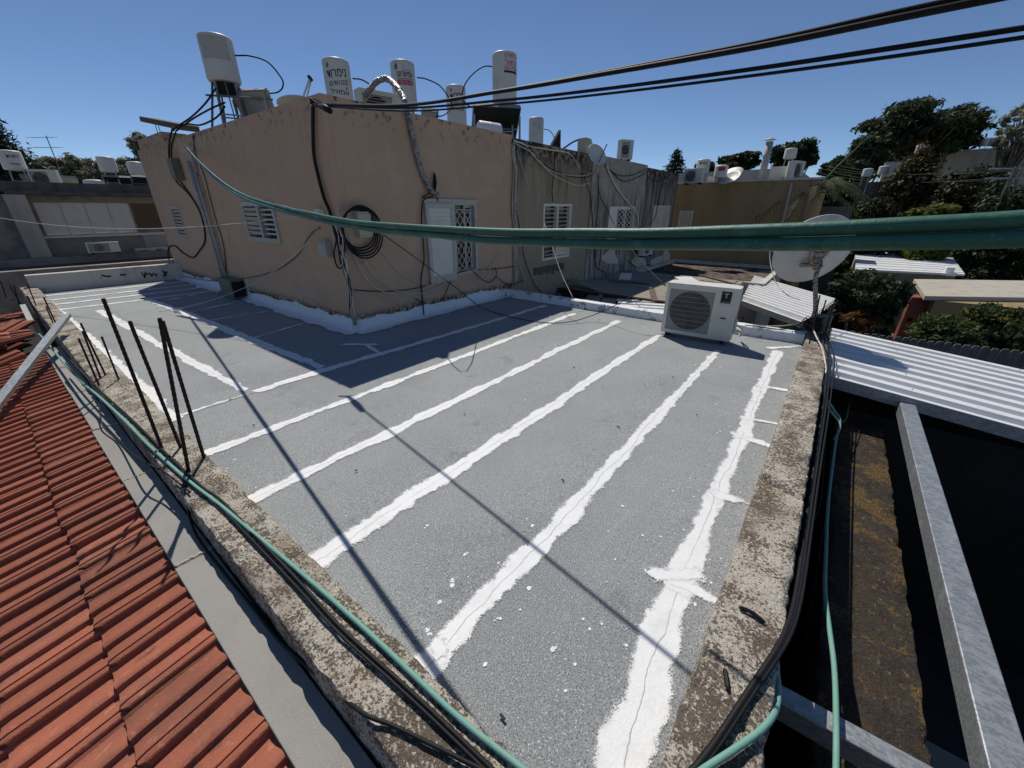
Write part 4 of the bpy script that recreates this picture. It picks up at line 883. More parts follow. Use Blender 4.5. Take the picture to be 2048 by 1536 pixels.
# ================================================================== BOXES, PIPES AND WIRES ON THE PINK WALLS
def wl_(a, b, d=.03): return Xp(a, b, HX - d)
def wr_(a, b, d=.03): return Yp(a, b, HY - d)
def wbox(name, label, F, a0, a1, z0, z1, d, m, cat='meter box', lid=None, warn=False):
    T = thing(name, label, cat, F.p((a0 + a1) / 2, z0, 0)[:])
    mk('case', F.box(MB(), a0, a1, z0, z1, .002, d), m, T, bevel=.008)
    mk('lid', F.box(MB(), a0 - .008, a1 + .008, z0 + .03, z1 - .03, d + .001, d + .016), lid or m, T, bevel=.006)
    if warn: mk('warning_label', F.box(MB(), a0 + (a1 - a0) * .15, a0 + (a1 - a0) * .5, z0 + .10, z0 + .18, d + .0165, d + .019), m_warn, T)
    return T
p, q = wl_(637, 418, 0), wl_(652, 440, 0); wbox('junction_box', 'small white junction box on the pink wall above the hanging cable coil', FL, min(p.y, q.y), max(p.y, q.y), q.z, p.z, .08, m_slatw, 'junction box')
p, q = wl_(648, 481, 0), wl_(668, 514, 0); wbox('junction_box', 'grey box on the pink wall just below the green overhead hoses', FL, min(p.y, q.y), max(p.y, q.y), q.z, p.z, .10, m_box, 'junction box')
p, q = wr_(704, 423, 0), wr_(736, 474, 0); wbox('meter_box', 'beige meter box with orange warning label inside a black cable coil', FR, p.x, q.x, q.z, p.z, .12, m_boxochre, warn=True)
p, q = wl_(351, 318, 0), wl_(372, 360, 0); wbox('meter_box', 'olive meter box on the wall at the head of the two pipes', FL, q.y, p.y, q.z, p.z, .16, m_boxdark)
T = thing('pump_housing', 'dark metal housing standing at the wall foot under the two pipes', 'housing', (HX - .15, 10.4, 0))
mk('case', MB().box(HX - .28, HX - .02, 10.15, 10.85, .02, .42), m_boxdark, T, bevel=.012); mk('louvre', MB().box(HX - .26, HX - .04, 10.10, 10.148, .06, .38), m_black, T)
mk('pipe_elbow', MB().tube(cr([(HX - .06, 11.0, .5), (HX - .08, 11.0, .2), (HX - .2, 11.0, .1), (HX - .35, 10.95, .05)], 6), .03, 8), m_pipe, T, smooth=True)
for dy, lab in ((0, 'grey downpipe fixed to the pink wall under the olive box'), (.22, 'second slimmer grey conduit running beside the downpipe on the pink wall')):
    T = thing('wall_pipe', lab, 'pipe', (HX - .06, 11.25 - dy, .05)); r_ = .032 if dy else .038
    mk('tube', MB().tube([(HX - .07, 11.25 - dy, 2.75 - dy), (HX - .07, 11.22 - dy, 1.5), (HX - .07, 11.2 - dy, .12)], r_, 12), m_pipe, T, smooth=True)
    for z in (.6, 1.3, 2.1): mk('bracket', MB().tube([(HX - .07, 11.22 - dy, z), (HX - .07, 11.22 - dy, z + .05)], r_ + .008, 12), m_galv, T)
# insulator head where the green hoses are tied
T = thing('cable_bracket', 'white insulator bracket on the pink wall holding the green hoses', 'bracket', wl_(376, 300, .05)[:])
p = wl_(378, 298, .06); mk('head', MB().box(p.x - .05, p.x + .05, p.y - .09, p.y + .09, p.z - .03, p.z + .03), m_slatw, T, bevel=.01)
mk('rod', MB().beam(p, p + V(.05, 0, -.5), .04, .04, up=(1, 0, 0)), m_galv, T)
# the two green hoses strung across the view
GP = [(3.25, 10.95, 2.98), (2.62, 8.2, 2.42), (2.03, 5.51, 1.985), (1.5, 2.77, 1.775), (1.25, 1.3, 1.745), (1.13, .55, 1.76), (1.07, .16, 1.78), (1.03, -.08, 1.80), (1.01, -.22, 1.812), (.96, -.6, 1.85), (.9, -1.1, 1.92)]
GA = cr(GP, 16); GA += [GA[-1] + V(-.05, -.75, .12) * k for k in range(1, 12)]; tw = []
for sgn, lab in ((1, 'green hose strung across from the pink wall, twisted round its twin'), (-1, 'lower of the twin green hoses strung across from the pink wall')):
    path = []
    s_ = 0
    for i, p in enumerate(GA):
        if i: s_ += (GA[i] - GA[i - 1]).length
        a = 1.3 + .35 * math.sin(s_ * .8); kx = .004 * mnoise.noise((s_ * 2.5, sgn, 0)); path.append(p + V(0, 0, kx) + V(math.cos(a), .15 * math.cos(a), math.sin(a)) * .0143 * sgn)
    mk('green_hose', MB().tube(path, .0140, 16), m_green, None, smooth=True, label=lab, cat='hose', center=path[0])
# black overhead cables from the house corner
def bcab(px, depths, r, lab, twin=None):
    pts_ = [Dp(a, b, dd) for (a, b), dd in zip(px, depths)]; e_ = (pts_[-1] - pts_[-2]).normalized(); path = cr(pts_, 12); path += [path[-1] + e_ * k for k in range(1, 9)]; return mk('overhead_cable', MB().tube(path, r, 9), m_black, None, smooth=True, label=lab, cat='cable', group='black cables strung from the house corner', center=path[0])
K0 = V(3.34, 5.72, 2.98)
dep = [4.95, 3.5, 2.59, 2.05, 1.56, 1.26, 1.10, 1.0]
bcab([(632, 208), (800, 211), (1000, 183), (1200, 149), (1500, 96), (1800, 35), (2030, -12), (2200, -48)], dep, .0115, 'thickest black cable, uppermost of those strung from the house corner')
bcab([(632, 206), (800, 209), (1000, 181), (1200, 145), (1500, 88), (1800, 22), (2030, -26), (2200, -62)], dep, .0075, 'black cable clinging to the thickest one above the roof')
bcab([(632, 210), (800, 216), (1000, 201), (1200, 179), (1500, 139), (1800, 94), (2060, 54), (2200, 32)], dep, .0078, 'middle black cable strung from the house corner between two others')
bcab([(632, 212), (800, 222), (1000, 209), (1200, 189), (1500, 152), (1800, 111), (2060, 73), (2200, 52)], dep, .0058, 'lowest and thinnest black cable strung from the house corner')
T = thing('cable_clamp', 'black dead end clamp on the house corner where overhead cables start', 'clamp', (HX, HY, 2.9))
p = Dp(655, 216, 4.7); mk('grip', MB().tube([Dp(636, 211, 4.93), Dp(650, 215, 4.75), Dp(660, 222, 4.6)], [.02, .04, .03], 10), m_black, T, smooth=True)
wr = MB()
for k in range(7):
    a = random.uniform(0, 6); wr.tube(cr([Dp(628 + 3 * k, 206, 4.95), Dp(624 + random.uniform(-6, 16), 200 + random.uniform(-14, 8), 4.95), Dp(632 + random.uniform(-5, 10), 215 + random.uniform(-5, 8), 4.92)], 5), .006, 5)
mk('loose_wire', wr, m_black, T)
def onwall(name, pts, r, m, lab, cat='cable', left=False, group=None, d=.025, k=6):
    f = wl_ if left else wr_; return cable(name, [f(a, b, d) for a, b in pts], r, m, lab, cat, group=group, k=k)
# thick black riser at the corner (left wall side)
onwall('black_cable', [(626, 212), (626, 260), (628, 310), (636, 350), (648, 395), (660, 425), (672, 470), (682, 510)], .024, m_black, 'thick black cable running down the house corner from the overhead cables', left=True, d=.05, k=10)
onwall('black_cable', [(668, 440), (672, 480), (668, 510), (676, 535), (688, 530), (690, 500), (684, 475), (678, 500), (682, 528)], .012, m_black, 'tangled loop of black cable hanging below the grey box at the corner', left=True, d=.06)
# coil round the meter box
cc = wr_(717, 458, .08); coil = MB()
for k in range(5):
    rr = .27 + .012 * k; P = []
    for i in range(49):
        a = 2 * math.pi * i / 48; P.append(cc + V(rr * math.cos(a) + .01 * k, -.015 * k + .01 * math.sin(a * 3 + k), rr * 1.0 * math.sin(a) - .025 * k * (a > math.pi)))
    coil.tube(P, .012, 7)
mk('cable_coil', coil, m_black, None, smooth=True, label='coil of black cable hung round the beige meter box', cat='cable coil')
wc = wr_(723, 521, .06); coil = MB()
for k in range(3):
    P = [wc + V((.072 + .004 * k) * math.cos(2 * math.pi * i / 24), -.006 * k, (.075 + .004 * k) * math.sin(2 * math.pi * i / 24)) for i in range(25)]; coil.tube(P, .005, 5)
mk('cable_coil', coil, m_whitecab, None, smooth=True, label='small white cable coil hanging under the black coil', cat='cable coil')
wc = wr_(975, 545, .05); coil = MB()
for k in range(3):
    P = [wc + V((.07 + .006 * k) * math.cos(2 * math.pi * i / 24), -.006 * k, (.085 + .006 * k) * math.sin(2 * math.pi * i / 24)) for i in range(25)]; coil.tube(P, .004, 5)
mk('cable_coil', coil, m_whitecab, None, smooth=True, label='small pale cable coil on the wall right of the lattice window', cat='cable coil')
# bundle of wires down the corner
for k in range(9):
    rr = random.Random(k); P = []
    for (a, b) in ((672, 445), (683, 480), (690, 530), (697, 560), (702, 590), (706, 620), (710, 648)): P.append(wl_(a + rr.uniform(-6, 4), b + rr.uniform(-5, 5), .04 + rr.uniform(0, .05)))
    cable('corner_wire', P, rr.choice((.005, .006, .008)), [m_black, m_whitecab, m_whitecab][k % 3], 'wire in the bundle running down the corner of the pink house', group='wires bundled down the pink house corner', k=5, wob=.02)
# white wires draped along the right facade
for k, (P, m_, lab) in enumerate((
    ([(700, 470), (712, 520), (735, 560), (755, 578), (790, 588), (840, 586), (880, 572), (905, 555), (925, 545), (960, 541), (985, 530), (1000, 505)], m_whitecab, 'white wire draped from the coil under the lattice window to its right'),
    ([(720, 505), (745, 545), (775, 572), (800, 583), (850, 588)], m_whitecab, 'short white wire sagging from the white coil'),
    ([(750, 488), (775, 515), (800, 545), (830, 562), (860, 570), (890, 562), (920, 548)], m_whitecab, 'thin white wire looping from the meter box towards the window sill'),
    ([(708, 580), (760, 583), (810, 580), (850, 572), (900, 552), (935, 540)], m_black, 'dark wire stretched along the pink wall under the window'),
    ([(830, 597), (845, 604), (865, 607), (885, 598), (897, 572), (905, 545), (908, 525)], m_black, 'black wire hanging in a loop below the white shutter'),
    ([(938, 533), (952, 548), (972, 563), (985, 562), (993, 548), (990, 535)], m_black, 'black wire loop below the right end of the lattice window'),
    ([(993, 553), (1010, 566), (1030, 568), (1048, 560)], m_black, 'dark wire sagging across the joint to the grey house'),
    ([(955, 540), (1000, 537), (1030, 532)], m_black, 'dark wire running along the wall to the house joint'))):
    onwall('wall_wire', P, .009 if m_ is m_whitecab else .008, m_, lab, d=.045)
# wires at the house joint
for k in range(8):
    rr = random.Random(20 + k); P = [wr_(1024 + rr.uniform(-2, 5), 285), wr_(1026 + rr.uniform(-4, 8), 350), wr_(1027 + rr.uniform(-4, 6), 430), wr_(1030 + rr.uniform(-3, 4), 500), wr_(1033 + rr.uniform(-4, 14), 560 + rr.uniform(-20, 20))]
    cable('joint_wire', P, .006, [m_whitecab, m_whitecab, m_black][k % 3], 'wire falling down the joint between pink and grey house', group='wires falling at the house joint', k=5, wob=.03)
for k, P in enumerate(([(1028, 283), (1050, 290), (1075, 320), (1110, 345), (1160, 352), (1192, 345)], [(1028, 284), (1060, 300), (1090, 330), (1130, 350), (1170, 355), (1194, 343)], [(1030, 282), (1058, 292), (1100, 300), (1140, 308), (1158, 335)], [(1030, 286), (1070, 310), (1100, 345), (1150, 370), (1180, 366)])):
    onwall('draped_wire', P, .010, m_whitecab if k != 1 else m_black, ['pale wire sagging across the stained grey house to the small dish', 'black wire sagging across the stained grey house to the small dish', 'pale wire running straight under the grey house crown then down', 'longest pale wire sagging deepest across the stained grey house'][k], d=.06)
cable('black_cable', [wr_(1195, 345, .06), wr_(1200, 390, .06), wr_(1215, 420, .2), Dp(1240, 470, 9.5), Dp(1285, 525, 8.3), Dp(1331, 572, 7.2)], .010, m_black, 'black cable sloping from the small dish wall down to the badged air conditioner', k=7)
cable('white_pipe', [wr_(1213, 330, .06), wr_(1225, 360, .06), wr_(1240, 385, .06), wr_(1262, 412, .06), wr_(1275, 430, .06), wr_(1276, 452, .06)], .030, m_whitecab, 'white conduit snaking down the patchy house wall', 'pipe')
cable('wall_wire', [wr_(1032, 420), wr_(1042, 470), wr_(1050, 520), wr_(1070, 570), wr_(1090, 590)], .010, m_black, 'black wire slanting down beside the grey house window')
cable('white_wire', [wr_(1034, 300, .06), wr_(1060, 380, .1), Dp(1090, 450, 8), Dp(1120, 540, 7.4), Dp(1148, 600, 7.0)], .006, m_whitecab, 'long white wire stretched from the house joint down to the far parapet', k=5)
# left facade wires
for P, m_, lab, r_ in (
    ([(345, 255), (338, 290), (340, 330), (352, 362), (375, 385), (394, 412), (405, 440), (410, 480), (398, 502), (385, 515), (365, 505), (350, 492), (338, 495), (337, 515), (345, 530)], m_black, 'black hose looping down the left facade past the small window', .016),
    ([(352, 262), (342, 300), (350, 345), (372, 378), (392, 408)], m_black, 'second black hose curving down below the weathered plank', .014),
    ([(386, 270), (392, 310), (408, 350), (420, 395), (432, 440), (447, 490), (452, 540), (453, 570)], m_black, 'thin black wire running down the wall beside the conduits', .009),
    ([(345, 545), (380, 555), (430, 562), (480, 558), (540, 545), (590, 515), (620, 470), (640, 455)], m_green, 'thin green wire drooping along the left facade to the white junction box', .009),
    ([(345, 520), (352, 545), (360, 560)], m_black, 'short black wire at the far corner of the pink house foot', .01)):
    onwall('wall_wire', P, r_, m_, lab, left=True)
cable('drooping_cable', [wl_(640, 452, .08), wl_(600, 500, .5), Zp(520, 560, .55), Zp(440, 595, .25), Zp(360, 617, .05), Zp(318, 623, .02)], .006, m_whitecab, 'white cord drooping from the pink wall onto the striped roof', 'cord', k=6)  # slack white cable from the wall down to the roof
cable('strung_cable', sag(Dp(-120, 411, 9), wl_(650, 424, .1), .35), .006, m_whitecab, 'thin white line strung past the pink wall towards the left', 'cord', n=1, k=5)  # thin white cable crossing the air to the house corner
# tank hoses falling over the left facade crown
for P, lab in (([(432, 176, 7.5), (412, 205, 7.6), (385, 232, 7.9), (356, 252, 8.1), (345, 262, 8.2)], 'black hose falling from the big tank over the parapet'), ([(450, 205, 7.5), (420, 218, 7.6), (385, 238, 7.9), (352, 262, 8.2)], 'second black hose slanting from the big tank stand to the wall'), ([(450, 212, 7.5), (440, 228, 7.5), (425, 240, 7.6), (400, 250, 7.8), (375, 248, 8.0), (360, 252, 8.1)], 'black hose curling along the wall top from the big tank')):
    cable('tank_hose', [Dp(*q) for q in P], .016, m_black, lab, 'hose')
# black feed from the meter coil to the badged air conditioner, sagging over the roof
cable('black_cable', [wr_(768, 470, .1), wr_(840, 522, .6), Dp(905, 570, 5.1), Zp(968, 617, .10), Zp(1050, 640, .03), Zp(1130, 645, .03), Zp(1200, 625, .16), Dp(1270, 590, 6.4), Dp(1333, 566, 6.7)], .007, m_black, 'black cable sagging over the roof from the coil to the air conditioner', k=6)
cable('thin_line', [wl_(665, 700, .2), Zp(700, 720, .45), Zp(1000, 700, .6), Zp(1330, 678, .35)], .003, m_black, 'thin dark line stretched just above the striped roof', 'line', k=5) if False else None

# ================================================================== RIGHT SIDE
# white trapezoid sheet roof beside the parapet
def trap_roof(name, label, a, b, c_, d_, nrib, h, m, nsheets=3, trim=True, legs=None, group=None):
    """corners: a,b along the first rib direction; ribs run a->b, repeated from a to d_"""
    a, b, c_, d_ = map(Vector, (a, b, c_, d_)); n = (b - a).cross(d_ - a).normalized()
    if n.z < 0: n = -n
    T = thing(name, label, 'metal roof', ((a + c_) / 2)[:], group)
    per = nrib // nsheets
    prof = [(0, 0), (.42, 0), (.50, h), (.92, h), (1.0, 0)]
    for s_ in range(nsheets):
        mb = MB(); L1 = []; L2 = []
        for k in range(s_ * per, (s_ + 1) * per):
            for (u, z) in prof[:-1] if k < (s_ + 1) * per - 1 else prof:
                t = (k + u) / nrib + (.0008 * s_); L1.append(a.lerp(d_, t) + n * (z + .003 * (s_ % 2))); L2.append(b.lerp(c_, t) + n * (z + .003 * (s_ % 2)))
        q = len(L1); mb.add(L1 + L2, [(i, i + 1, q + i + 1, q + i) for i in range(q - 1)])
        mb.add([p - n * .004 for p in L1] + [p - n * .004 for p in L2], [(i, i + 1, q + i + 1, q + i)[::-1] for i in range(q - 1)])
        mk('roof_sheet', mb, m, T)
    sc_ = MB()
    for k in range(0, nrib, 2):
        for t in (.2, .55, .85):
            p = a.lerp(d_, (k + .7) / nrib).lerp(b.lerp(c_, (k + .7) / nrib), t) + n * h; sc_.lathe([(.009, 0), (.009, .007), (.004, .009)], p, 6)
    mk('screw', sc_, m_box, T)
    if trim:
        tr = MB(); tr.beam(a - n * .05, b - n * .05, .02, .13, up=n); mk('edge_trim', tr, m_galv, T)
    if legs:
        lg = MB()
        for p in legs: lg.beam(p, (p[0], p[1], GZ), .08, .08, up=(1, 0, 0))
        mk('post', lg, m_galv, T)
    return T
trap_roof('metal_roof', 'bright white ribbed metal roof against the outer side of the parapet', (5.72, -.27, .02), (5.72, -4.2, -.37), (8.5, -4.2, -.44), (8.5, -.27, -.06), 9, .05, m_whitemetal, legs=[(5.8, -4.1, -.45), (8.4, -4.1, -.5)])
p1 = [Zp(1483, 602, -.45), Zp(1613, 649, -.45), Zp(1668, 605, -.45), Zp(1507, 557, -.45)]
trap_roof('metal_roof', 'smaller corrugated metal roof behind the badged air conditioner', p1[0] + V(0, 0, 0), p1[1], p1[2], p1[3], 12, .11, m_whitemetal, legs=[p1[1], p1[2]])
# steel joist running under the sheet roof
def hollow(name, p, q, w, h, label): return mk(name, MB().beam(p, q, w, h), m_galv, None, label=label, cat='steel beam', bevel=.006, center=p)
hollow('steel_joist', (6.3, -1.035, -.165), (.2, -1.005, -.165), .13, .13, 'galvanised box joist running out from under the white sheet roof')
hollow('steel_joist', (1.60, -.20, -.24), (1.70, -2.6, -.24), .09, .12, 'short galvanised crosspiece bridging parapet wall and lichen ledge')
led = parapet('ledge', 'x', -.2, 6.4, -.95, -.50, -3.2, -.50, m_moss, step=.05, rough=.02, parent=None)
tag(led, 'dark concrete ledge blotched with ochre lichen beside the gap', 'wall ledge'); led.name = 'lichen_ledge'
# walls that close the yard beneath
yw = thing('yard_shed', 'dark storage shed under the white sheet roof', 'shed', (7.2, -2.4, GZ))
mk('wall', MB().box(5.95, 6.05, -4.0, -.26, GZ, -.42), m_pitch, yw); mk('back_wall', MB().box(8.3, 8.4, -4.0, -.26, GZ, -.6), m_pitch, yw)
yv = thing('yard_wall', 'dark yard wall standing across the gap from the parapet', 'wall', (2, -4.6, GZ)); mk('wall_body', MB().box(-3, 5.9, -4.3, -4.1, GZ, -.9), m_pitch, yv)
ps = MB(); ps.box(3.0, 4.4, -3.2, -1.6, GZ + .02, GZ + .03); mk('paving_patch', ps, m_beige, None, kind='structure')
# hoses and cables on the right
cable('garden_hose', [Zp(a, b, z) for a, b, z in ((1655, 800, .0), (1668, 820, -.1), (1680, 842, -.2), (1672, 880, -.25), (1664, 940, -.25), (1656, 1010, -.25), (1652, 1100, -.22), (1650, 1180, -.18), (1658, 1250, -.15), (1668, 1330, -.13), (1672, 1420, -.12), (1672, 1536, -.12), (1668, 1620, -.12))], .0115, m_greenpale, 'pale green hose hanging straight along the dark gap over the lichen ledge', 'hose', k=10)
cable('garden_hose', [Zp(a, b, z) for a, b, z in ((1551, 1320, .02), (1556, 1370, .06), (1555, 1405, .1), (1545, 1433, .14), (1520, 1462, .17), (1470, 1498, .18), (1412, 1536, .18), (1350, 1580, .18))], .0115, m_greenpale, 'pale green hose curling up over the right parapet end', 'hose', k=10)
for k, (dx, r_, lab) in enumerate(((0, .013, 'thickest black cable clipped along the outer edge of the right parapet'), (6, .009, 'black cable lying outside the thickest one on the right parapet'), (13, .007, 'thin black cable hanging off the outer parapet edge into the gap'))):
    cable('black_cable', [Zp(a + dx, b, z) for a, b, z in ((1640, 668, .2), (1655, 715, .14), (1652, 760, .1), (1645, 820, .06), (1630, 920, .06), (1613, 1040, .06), (1598, 1150, .1), (1584, 1224, .13), (1560, 1287, .165), (1498, 1382, .17), (1425, 1493, .17), (1370, 1560, .17))], r_, m_black, lab)
cable('white_cable', [Zp(a, b, z) for a, b, z in ((1625, 655, .3), (1632, 672, .25), (1645, 700, .18), (1652, 740, .12), (1648, 790, .02), (1660, 820, -.1), (1680, 850, -.2), (1668, 880, -.3))], .010, m_whitecab, 'white cable running from the big dish over the parapet end into the gap', k=7)
cable('green_wire', [Zp(1640, 760, .08), Zp(1652, 800, .0), Zp(1672, 830, -.15), Zp(1690, 842, -.25), Zp(1700, 800, -.3)], .007, m_green, 'thin green wire looping at the head of the dark gap', k=6)
for k, P in enumerate(([(1650, 780, .0), (1655, 850, -.3), (1648, 920, -.3), (1640, 1010, -.3), (1600, 1080, -.2)], [(1662, 900, -.35), (1655, 1000, -.4), (1640, 1100, -.5), (1610, 1300, -.6), (1580, 1480, -.6)], [(1733, 820, -.45), (1715, 870, -.46), (1690, 930, -.46), (1675, 1000, -.46), (1668, 1100, -.46)])):
    cable('black_wire', [Zp(*q) for q in P], .005, m_black, ['thin black wire swinging from the parapet side into the dark gap', 'thin black wire hanging deep in the gap beside the ledge', 'black wire lying slantwise on the lichen ledge'][k], k=5)
for a, b, lab in (((1478, 1214), (1530, 1245), 'curved black rubber scrap lying on the right parapet'), ((1450, 1338), (1456, 1380), 'short black rubber scrap lying on the parapet below the curved one')):
    p, q = Zp(*a, PZ + .012), Zp(*b, PZ + .012); mk('rubber_scrap', MB().tube(cr([p, p.lerp(q, .5) + V(.008, .004, .004), q], 5), [.005] + [.009] * 9 + [.006], 6), m_black, None, label=lab, cat='scrap')
# ---------------------------------------------------------------- big dish at the parapet corner
T = thing('satellite_dish', 'big white satellite dish seen from behind at the parapet corner', 'satellite dish', (7.2, .02, .1))
cD = Dp(1632, 511, 5.75); nD = V(.78, .44, .40).normalized(); Mx = nD.to_track_quat('Z', 'Y').to_matrix() @ Matrix.Diagonal((1, 1.06, 1)).to_3x3()
R = .495; prof = [(.02, 0)] + [(R * t, .13 * t * t) for t in (.2, .4, .6, .8, .93, 1)] + [(R + .012, .135), (R + .012, .15), (R - .004, .148)] + [(R * t, .13 * t * t + .008) for t in (.9, .7, .5, .3, .1)]
mk('reflector', MB().lathe(prof, cD, 56, Mx), m_dish, T, smooth=True)
base = V(7.16, .02, .12); el = cD - nD * .16 + V(0, 0, -.10)
mk('mast', MB().tube([base, V(7.17, .02, .5), el + V(-.01, 0, -.12), el + V(0, 0, .08)], [.032, .032, .03, .03], 12), m_rustw, T, smooth=True)
bk = MB(); u = nD.cross(V(0, 0, 1)).normalized(); v = u.cross(nD).normalized()
o_ = cD - nD * .012
for (a0, b0, a1, b1, w_) in ((-.13, .12, .11, .12, .045), (-.10, .10, -.03, -.12, .05), (.09, .10, .0, -.12, .05), (-.17, -.13, .06, -.13, .045), (-.05, .0, .05, .0, .16)):
    bk.beam(o_ + u * a0 + v * b0 - nD * .035, o_ + u * a1 + v * b1 - nD * .035, w_, .05, up=nD)
bk.beam(o_ - nD * .02, el, .09, .09, up=v); mk('bracket', bk, m_rustw, T, bevel=.004)
arm = cD + nD * .42 - v * .05; mk('feed_arm', MB().beam(cD - v * .46 + nD * .1, arm - v * .1, .02, .03).beam(cD - v * .45 + u * .12 + nD * .1, arm - v * .1, .01, .01), m_rustw, T)
for a, b in ((1547, 497), (1562, 504)):
    q = Dp(a, b, 6.2); mk('feed_horn', MB().lathe([(.02, -.05), (.034, -.02), (.036, .03), (.02, .05)], q, 14, (-nD).to_track_quat('Z', 'Y').to_matrix()), m_tankcream, T, smooth=True)
mk('feed_cable', MB().tube(cr([Dp(1540, 500, 6.2), Dp(1540, 520, 6.2), Dp(1545, 545, 6.1), Dp(1555, 570, 6.0), Dp(1575, 590, 5.9), Zp(1600, 600, .4)], 6), .006, 6), m_whitecab, T, smooth=True)
for k, (b, t) in enumerate((((1618, 690), (1640, 590)), ((1632, 668), (1652, 600)), ((1648, 675), (1668, 605)))):
    p = Zp(*b, PZ - .02); q = Xp(*t, p.x + .01); n = 16
    mk('rebar_rod', MB().tube([p.lerp(q, i / n) for i in range(n + 1)], .009, 6), m_rebar, None, label='rusty bar standing at the parapet corner behind the big dish mast', cat='rebar', group='rusty bars by the big dish', center=p)
tg = MB(); rr = random.Random(9)
for k in range(16):
    c0 = V(7.12, .0, .3); P = [c0 + V(rr.uniform(-.1, .12), rr.uniform(-.12, .14), rr.uniform(-.1, .12)) for _ in range(5)]; tg.tube(cr(P, 5), rr.choice((.006, .008)), 5)
mk('cable_tangle', tg, m_black, None, label='tangle of black cable tied round the big dish mast', cat='cable tangle', kind='stuff')
for P, lab, m_ in (([(1614, 643, 5.9), (1570, 658, 6.0), (1530, 655, 6.1), (1490, 650, 6.2)], 'black cable stretched from the big dish mast to the air conditioner', m_black), ([(1616, 640, 5.9), (1580, 650, 6.0), (1540, 652, 6.1), (1505, 650, 6.2)], 'white cable stretched from the big dish mast to the air conditioner', m_whitecab), ([(1617, 645, 5.9), (1650, 633, 6.2), (1680, 626, 6.6)], 'short black cable end sticking out behind the big dish mast', m_black)):
    cable('dish_cable', [Dp(*q) for q in P], .008, m_, lab, k=6)
T2 = thing('utility_box', 'small dark green box on the parapet corner behind the rusty bars', 'box', (7.25, -.1, .1)); mk('case', MB().box(7.2, 7.34, -.2, .02, .13, .40), m_boxdark, T2, bevel=.008); mk('lid', MB().box(7.19, 7.35, -.21, .03, .401, .42), m_boxdark, T2)
# ================================================================== NEIGHBOURING ROOFS BEHIND THE FAR PARAPET
def flat_house(name, label, x0, x1, y0, y1, zt, m_w, m_r, kerb=.12, kw=.15, zb=GZ):
    T = thing(name, label, 'house', ((x0 + x1) / 2, (y0 + y1) / 2, zb)); mk('wall', MB().box(x0, x1, y0, y1, zb, zt - .001), m_w, T)
    mk('roof', MB().box(x0 + kw, x1 - kw, y0 + kw, y1 - kw, zt, zt + .02), m_r, T)
    if kerb:
        k = MB(); k.box(x0 - .02, x1 + .02, y0 - .02, y0 + kw, zt, zt + kerb); k.box(x0 - .02, x1 + .02, y1 - kw, y1 + .02, zt, zt + kerb); k.box(x0 - .02, x0 + kw, y0 + kw + .001, y1 - kw - .001, zt, zt + kerb); k.box(x1 - kw, x1 + .02, y0 + kw + .001, y1 - kw - .001, zt, zt + kerb); mk('kerb', k, m_w, T)
    return T
flat_house('annex_house', 'low concrete roofed annex under the patchy grey house', 9.6, 14.2, 2.0, HY - .02, -.2, m_slab, m_slab, kerb=0)
flat_house('annex_house', 'low annex with brown mossy roof and pale kerb by the ochre building', 14.6, 19.6, 1.5, HY - .02, -.42, m_whitewall, m_brownroof, kerb=.14)
# junk in the gutter between the far parapet and the annex
gz_ = MB(); gz_.box(7.3, 9.58, .2, HY - .03, GZ, -.45); mk('lean_to_wall', gz_, m_darkwall, None, label='dark lean-to wall filling the gap behind the far white parapet', cat='wall')
for k in range(6):
    y = 2.0 + .42 * k; z = -.36 + .012 * k; mk('metal_strip', MB().beam((7.45, y, z), (9.4, y + .5, z + .08), .36, .02), m_whitemetal if k < 3 else m_slab, None, label='pale sheet strip lying in the gap behind the far parapet', cat='metal sheet', group='sheet strips lying behind the far parapet')
rr = random.Random(4)
for k in range(9):
    p = Zp(1100 + rr.uniform(-20, 130), 585 + rr.uniform(-5, 12), -.28); mk('rubble_piece', MB().beam(p, p + V(rr.uniform(-.3, .3), rr.uniform(-.3, .3), rr.uniform(0, .12)), rr.uniform(.06, .16), rr.uniform(.03, .08)), rr.choice((m_darkwall, m_slab, m_wood)), None, label='piece of rubble lying behind the far white parapet', cat='rubble', group='rubble pieces behind the far parapet')
mk('slab_edge', MB().box(9.5, 9.597, 1.95, HY - .03, -.55, -.16), m_moss, None, label='crumbling dark edge of the annex slab behind the far parapet', cat='slab edge')
for k, (x, y, l, w_, th, m_, lab) in enumerate(((10.2, 3.4, 1.6, .14, .4, m_wood, 'weathered board lying across the annex slab'), (11.5, 4.6, 1.2, .10, 1.9, m_wood, 'short weathered board near the grey house foot'), (10.9, 2.6, 1.9, .06, .1, m_galv, 'steel tube lying on the annex slab'), (12.6, 3.2, .9, .5, .7, m_whitemetal, 'dented white sheet lying on the annex slab'), (12.2, 5.0, .5, .35, .3, m_slatw, 'white plastic tray lying by the house wall'), (13.2, 2.5, 1.4, .12, 1.2, m_wood, 'dark timber offcut near the annex kerb'), (10.0, 5.2, 1.1, .3, 1.4, m_slab, 'broken concrete piece by the stained grey house'))):
    c_, s_ = math.cos(th), math.sin(th); mk('scrap_piece', MB().beam((x - l / 2 * c_, y - l / 2 * s_, -.16), (x + l / 2 * c_, y + l / 2 * s_, -.13 + .02 * k), w_, .035), m_, None, label=lab, cat='scrap', center=(x, y, -.18))
for k in range(5):
    q = Zp(1268 + 4 * k, 597 + 6 * k, -.22); mk('corrugated_strip', MB().beam(q + V(-.1, .45, 0), q + V(.5, -1.5, .04), .16, .03), m_whitemetal, None, label='narrow white corrugated strip tucked behind the far parapet left of the air conditioner', cat='metal sheet', group='white strips left of the air conditioner')
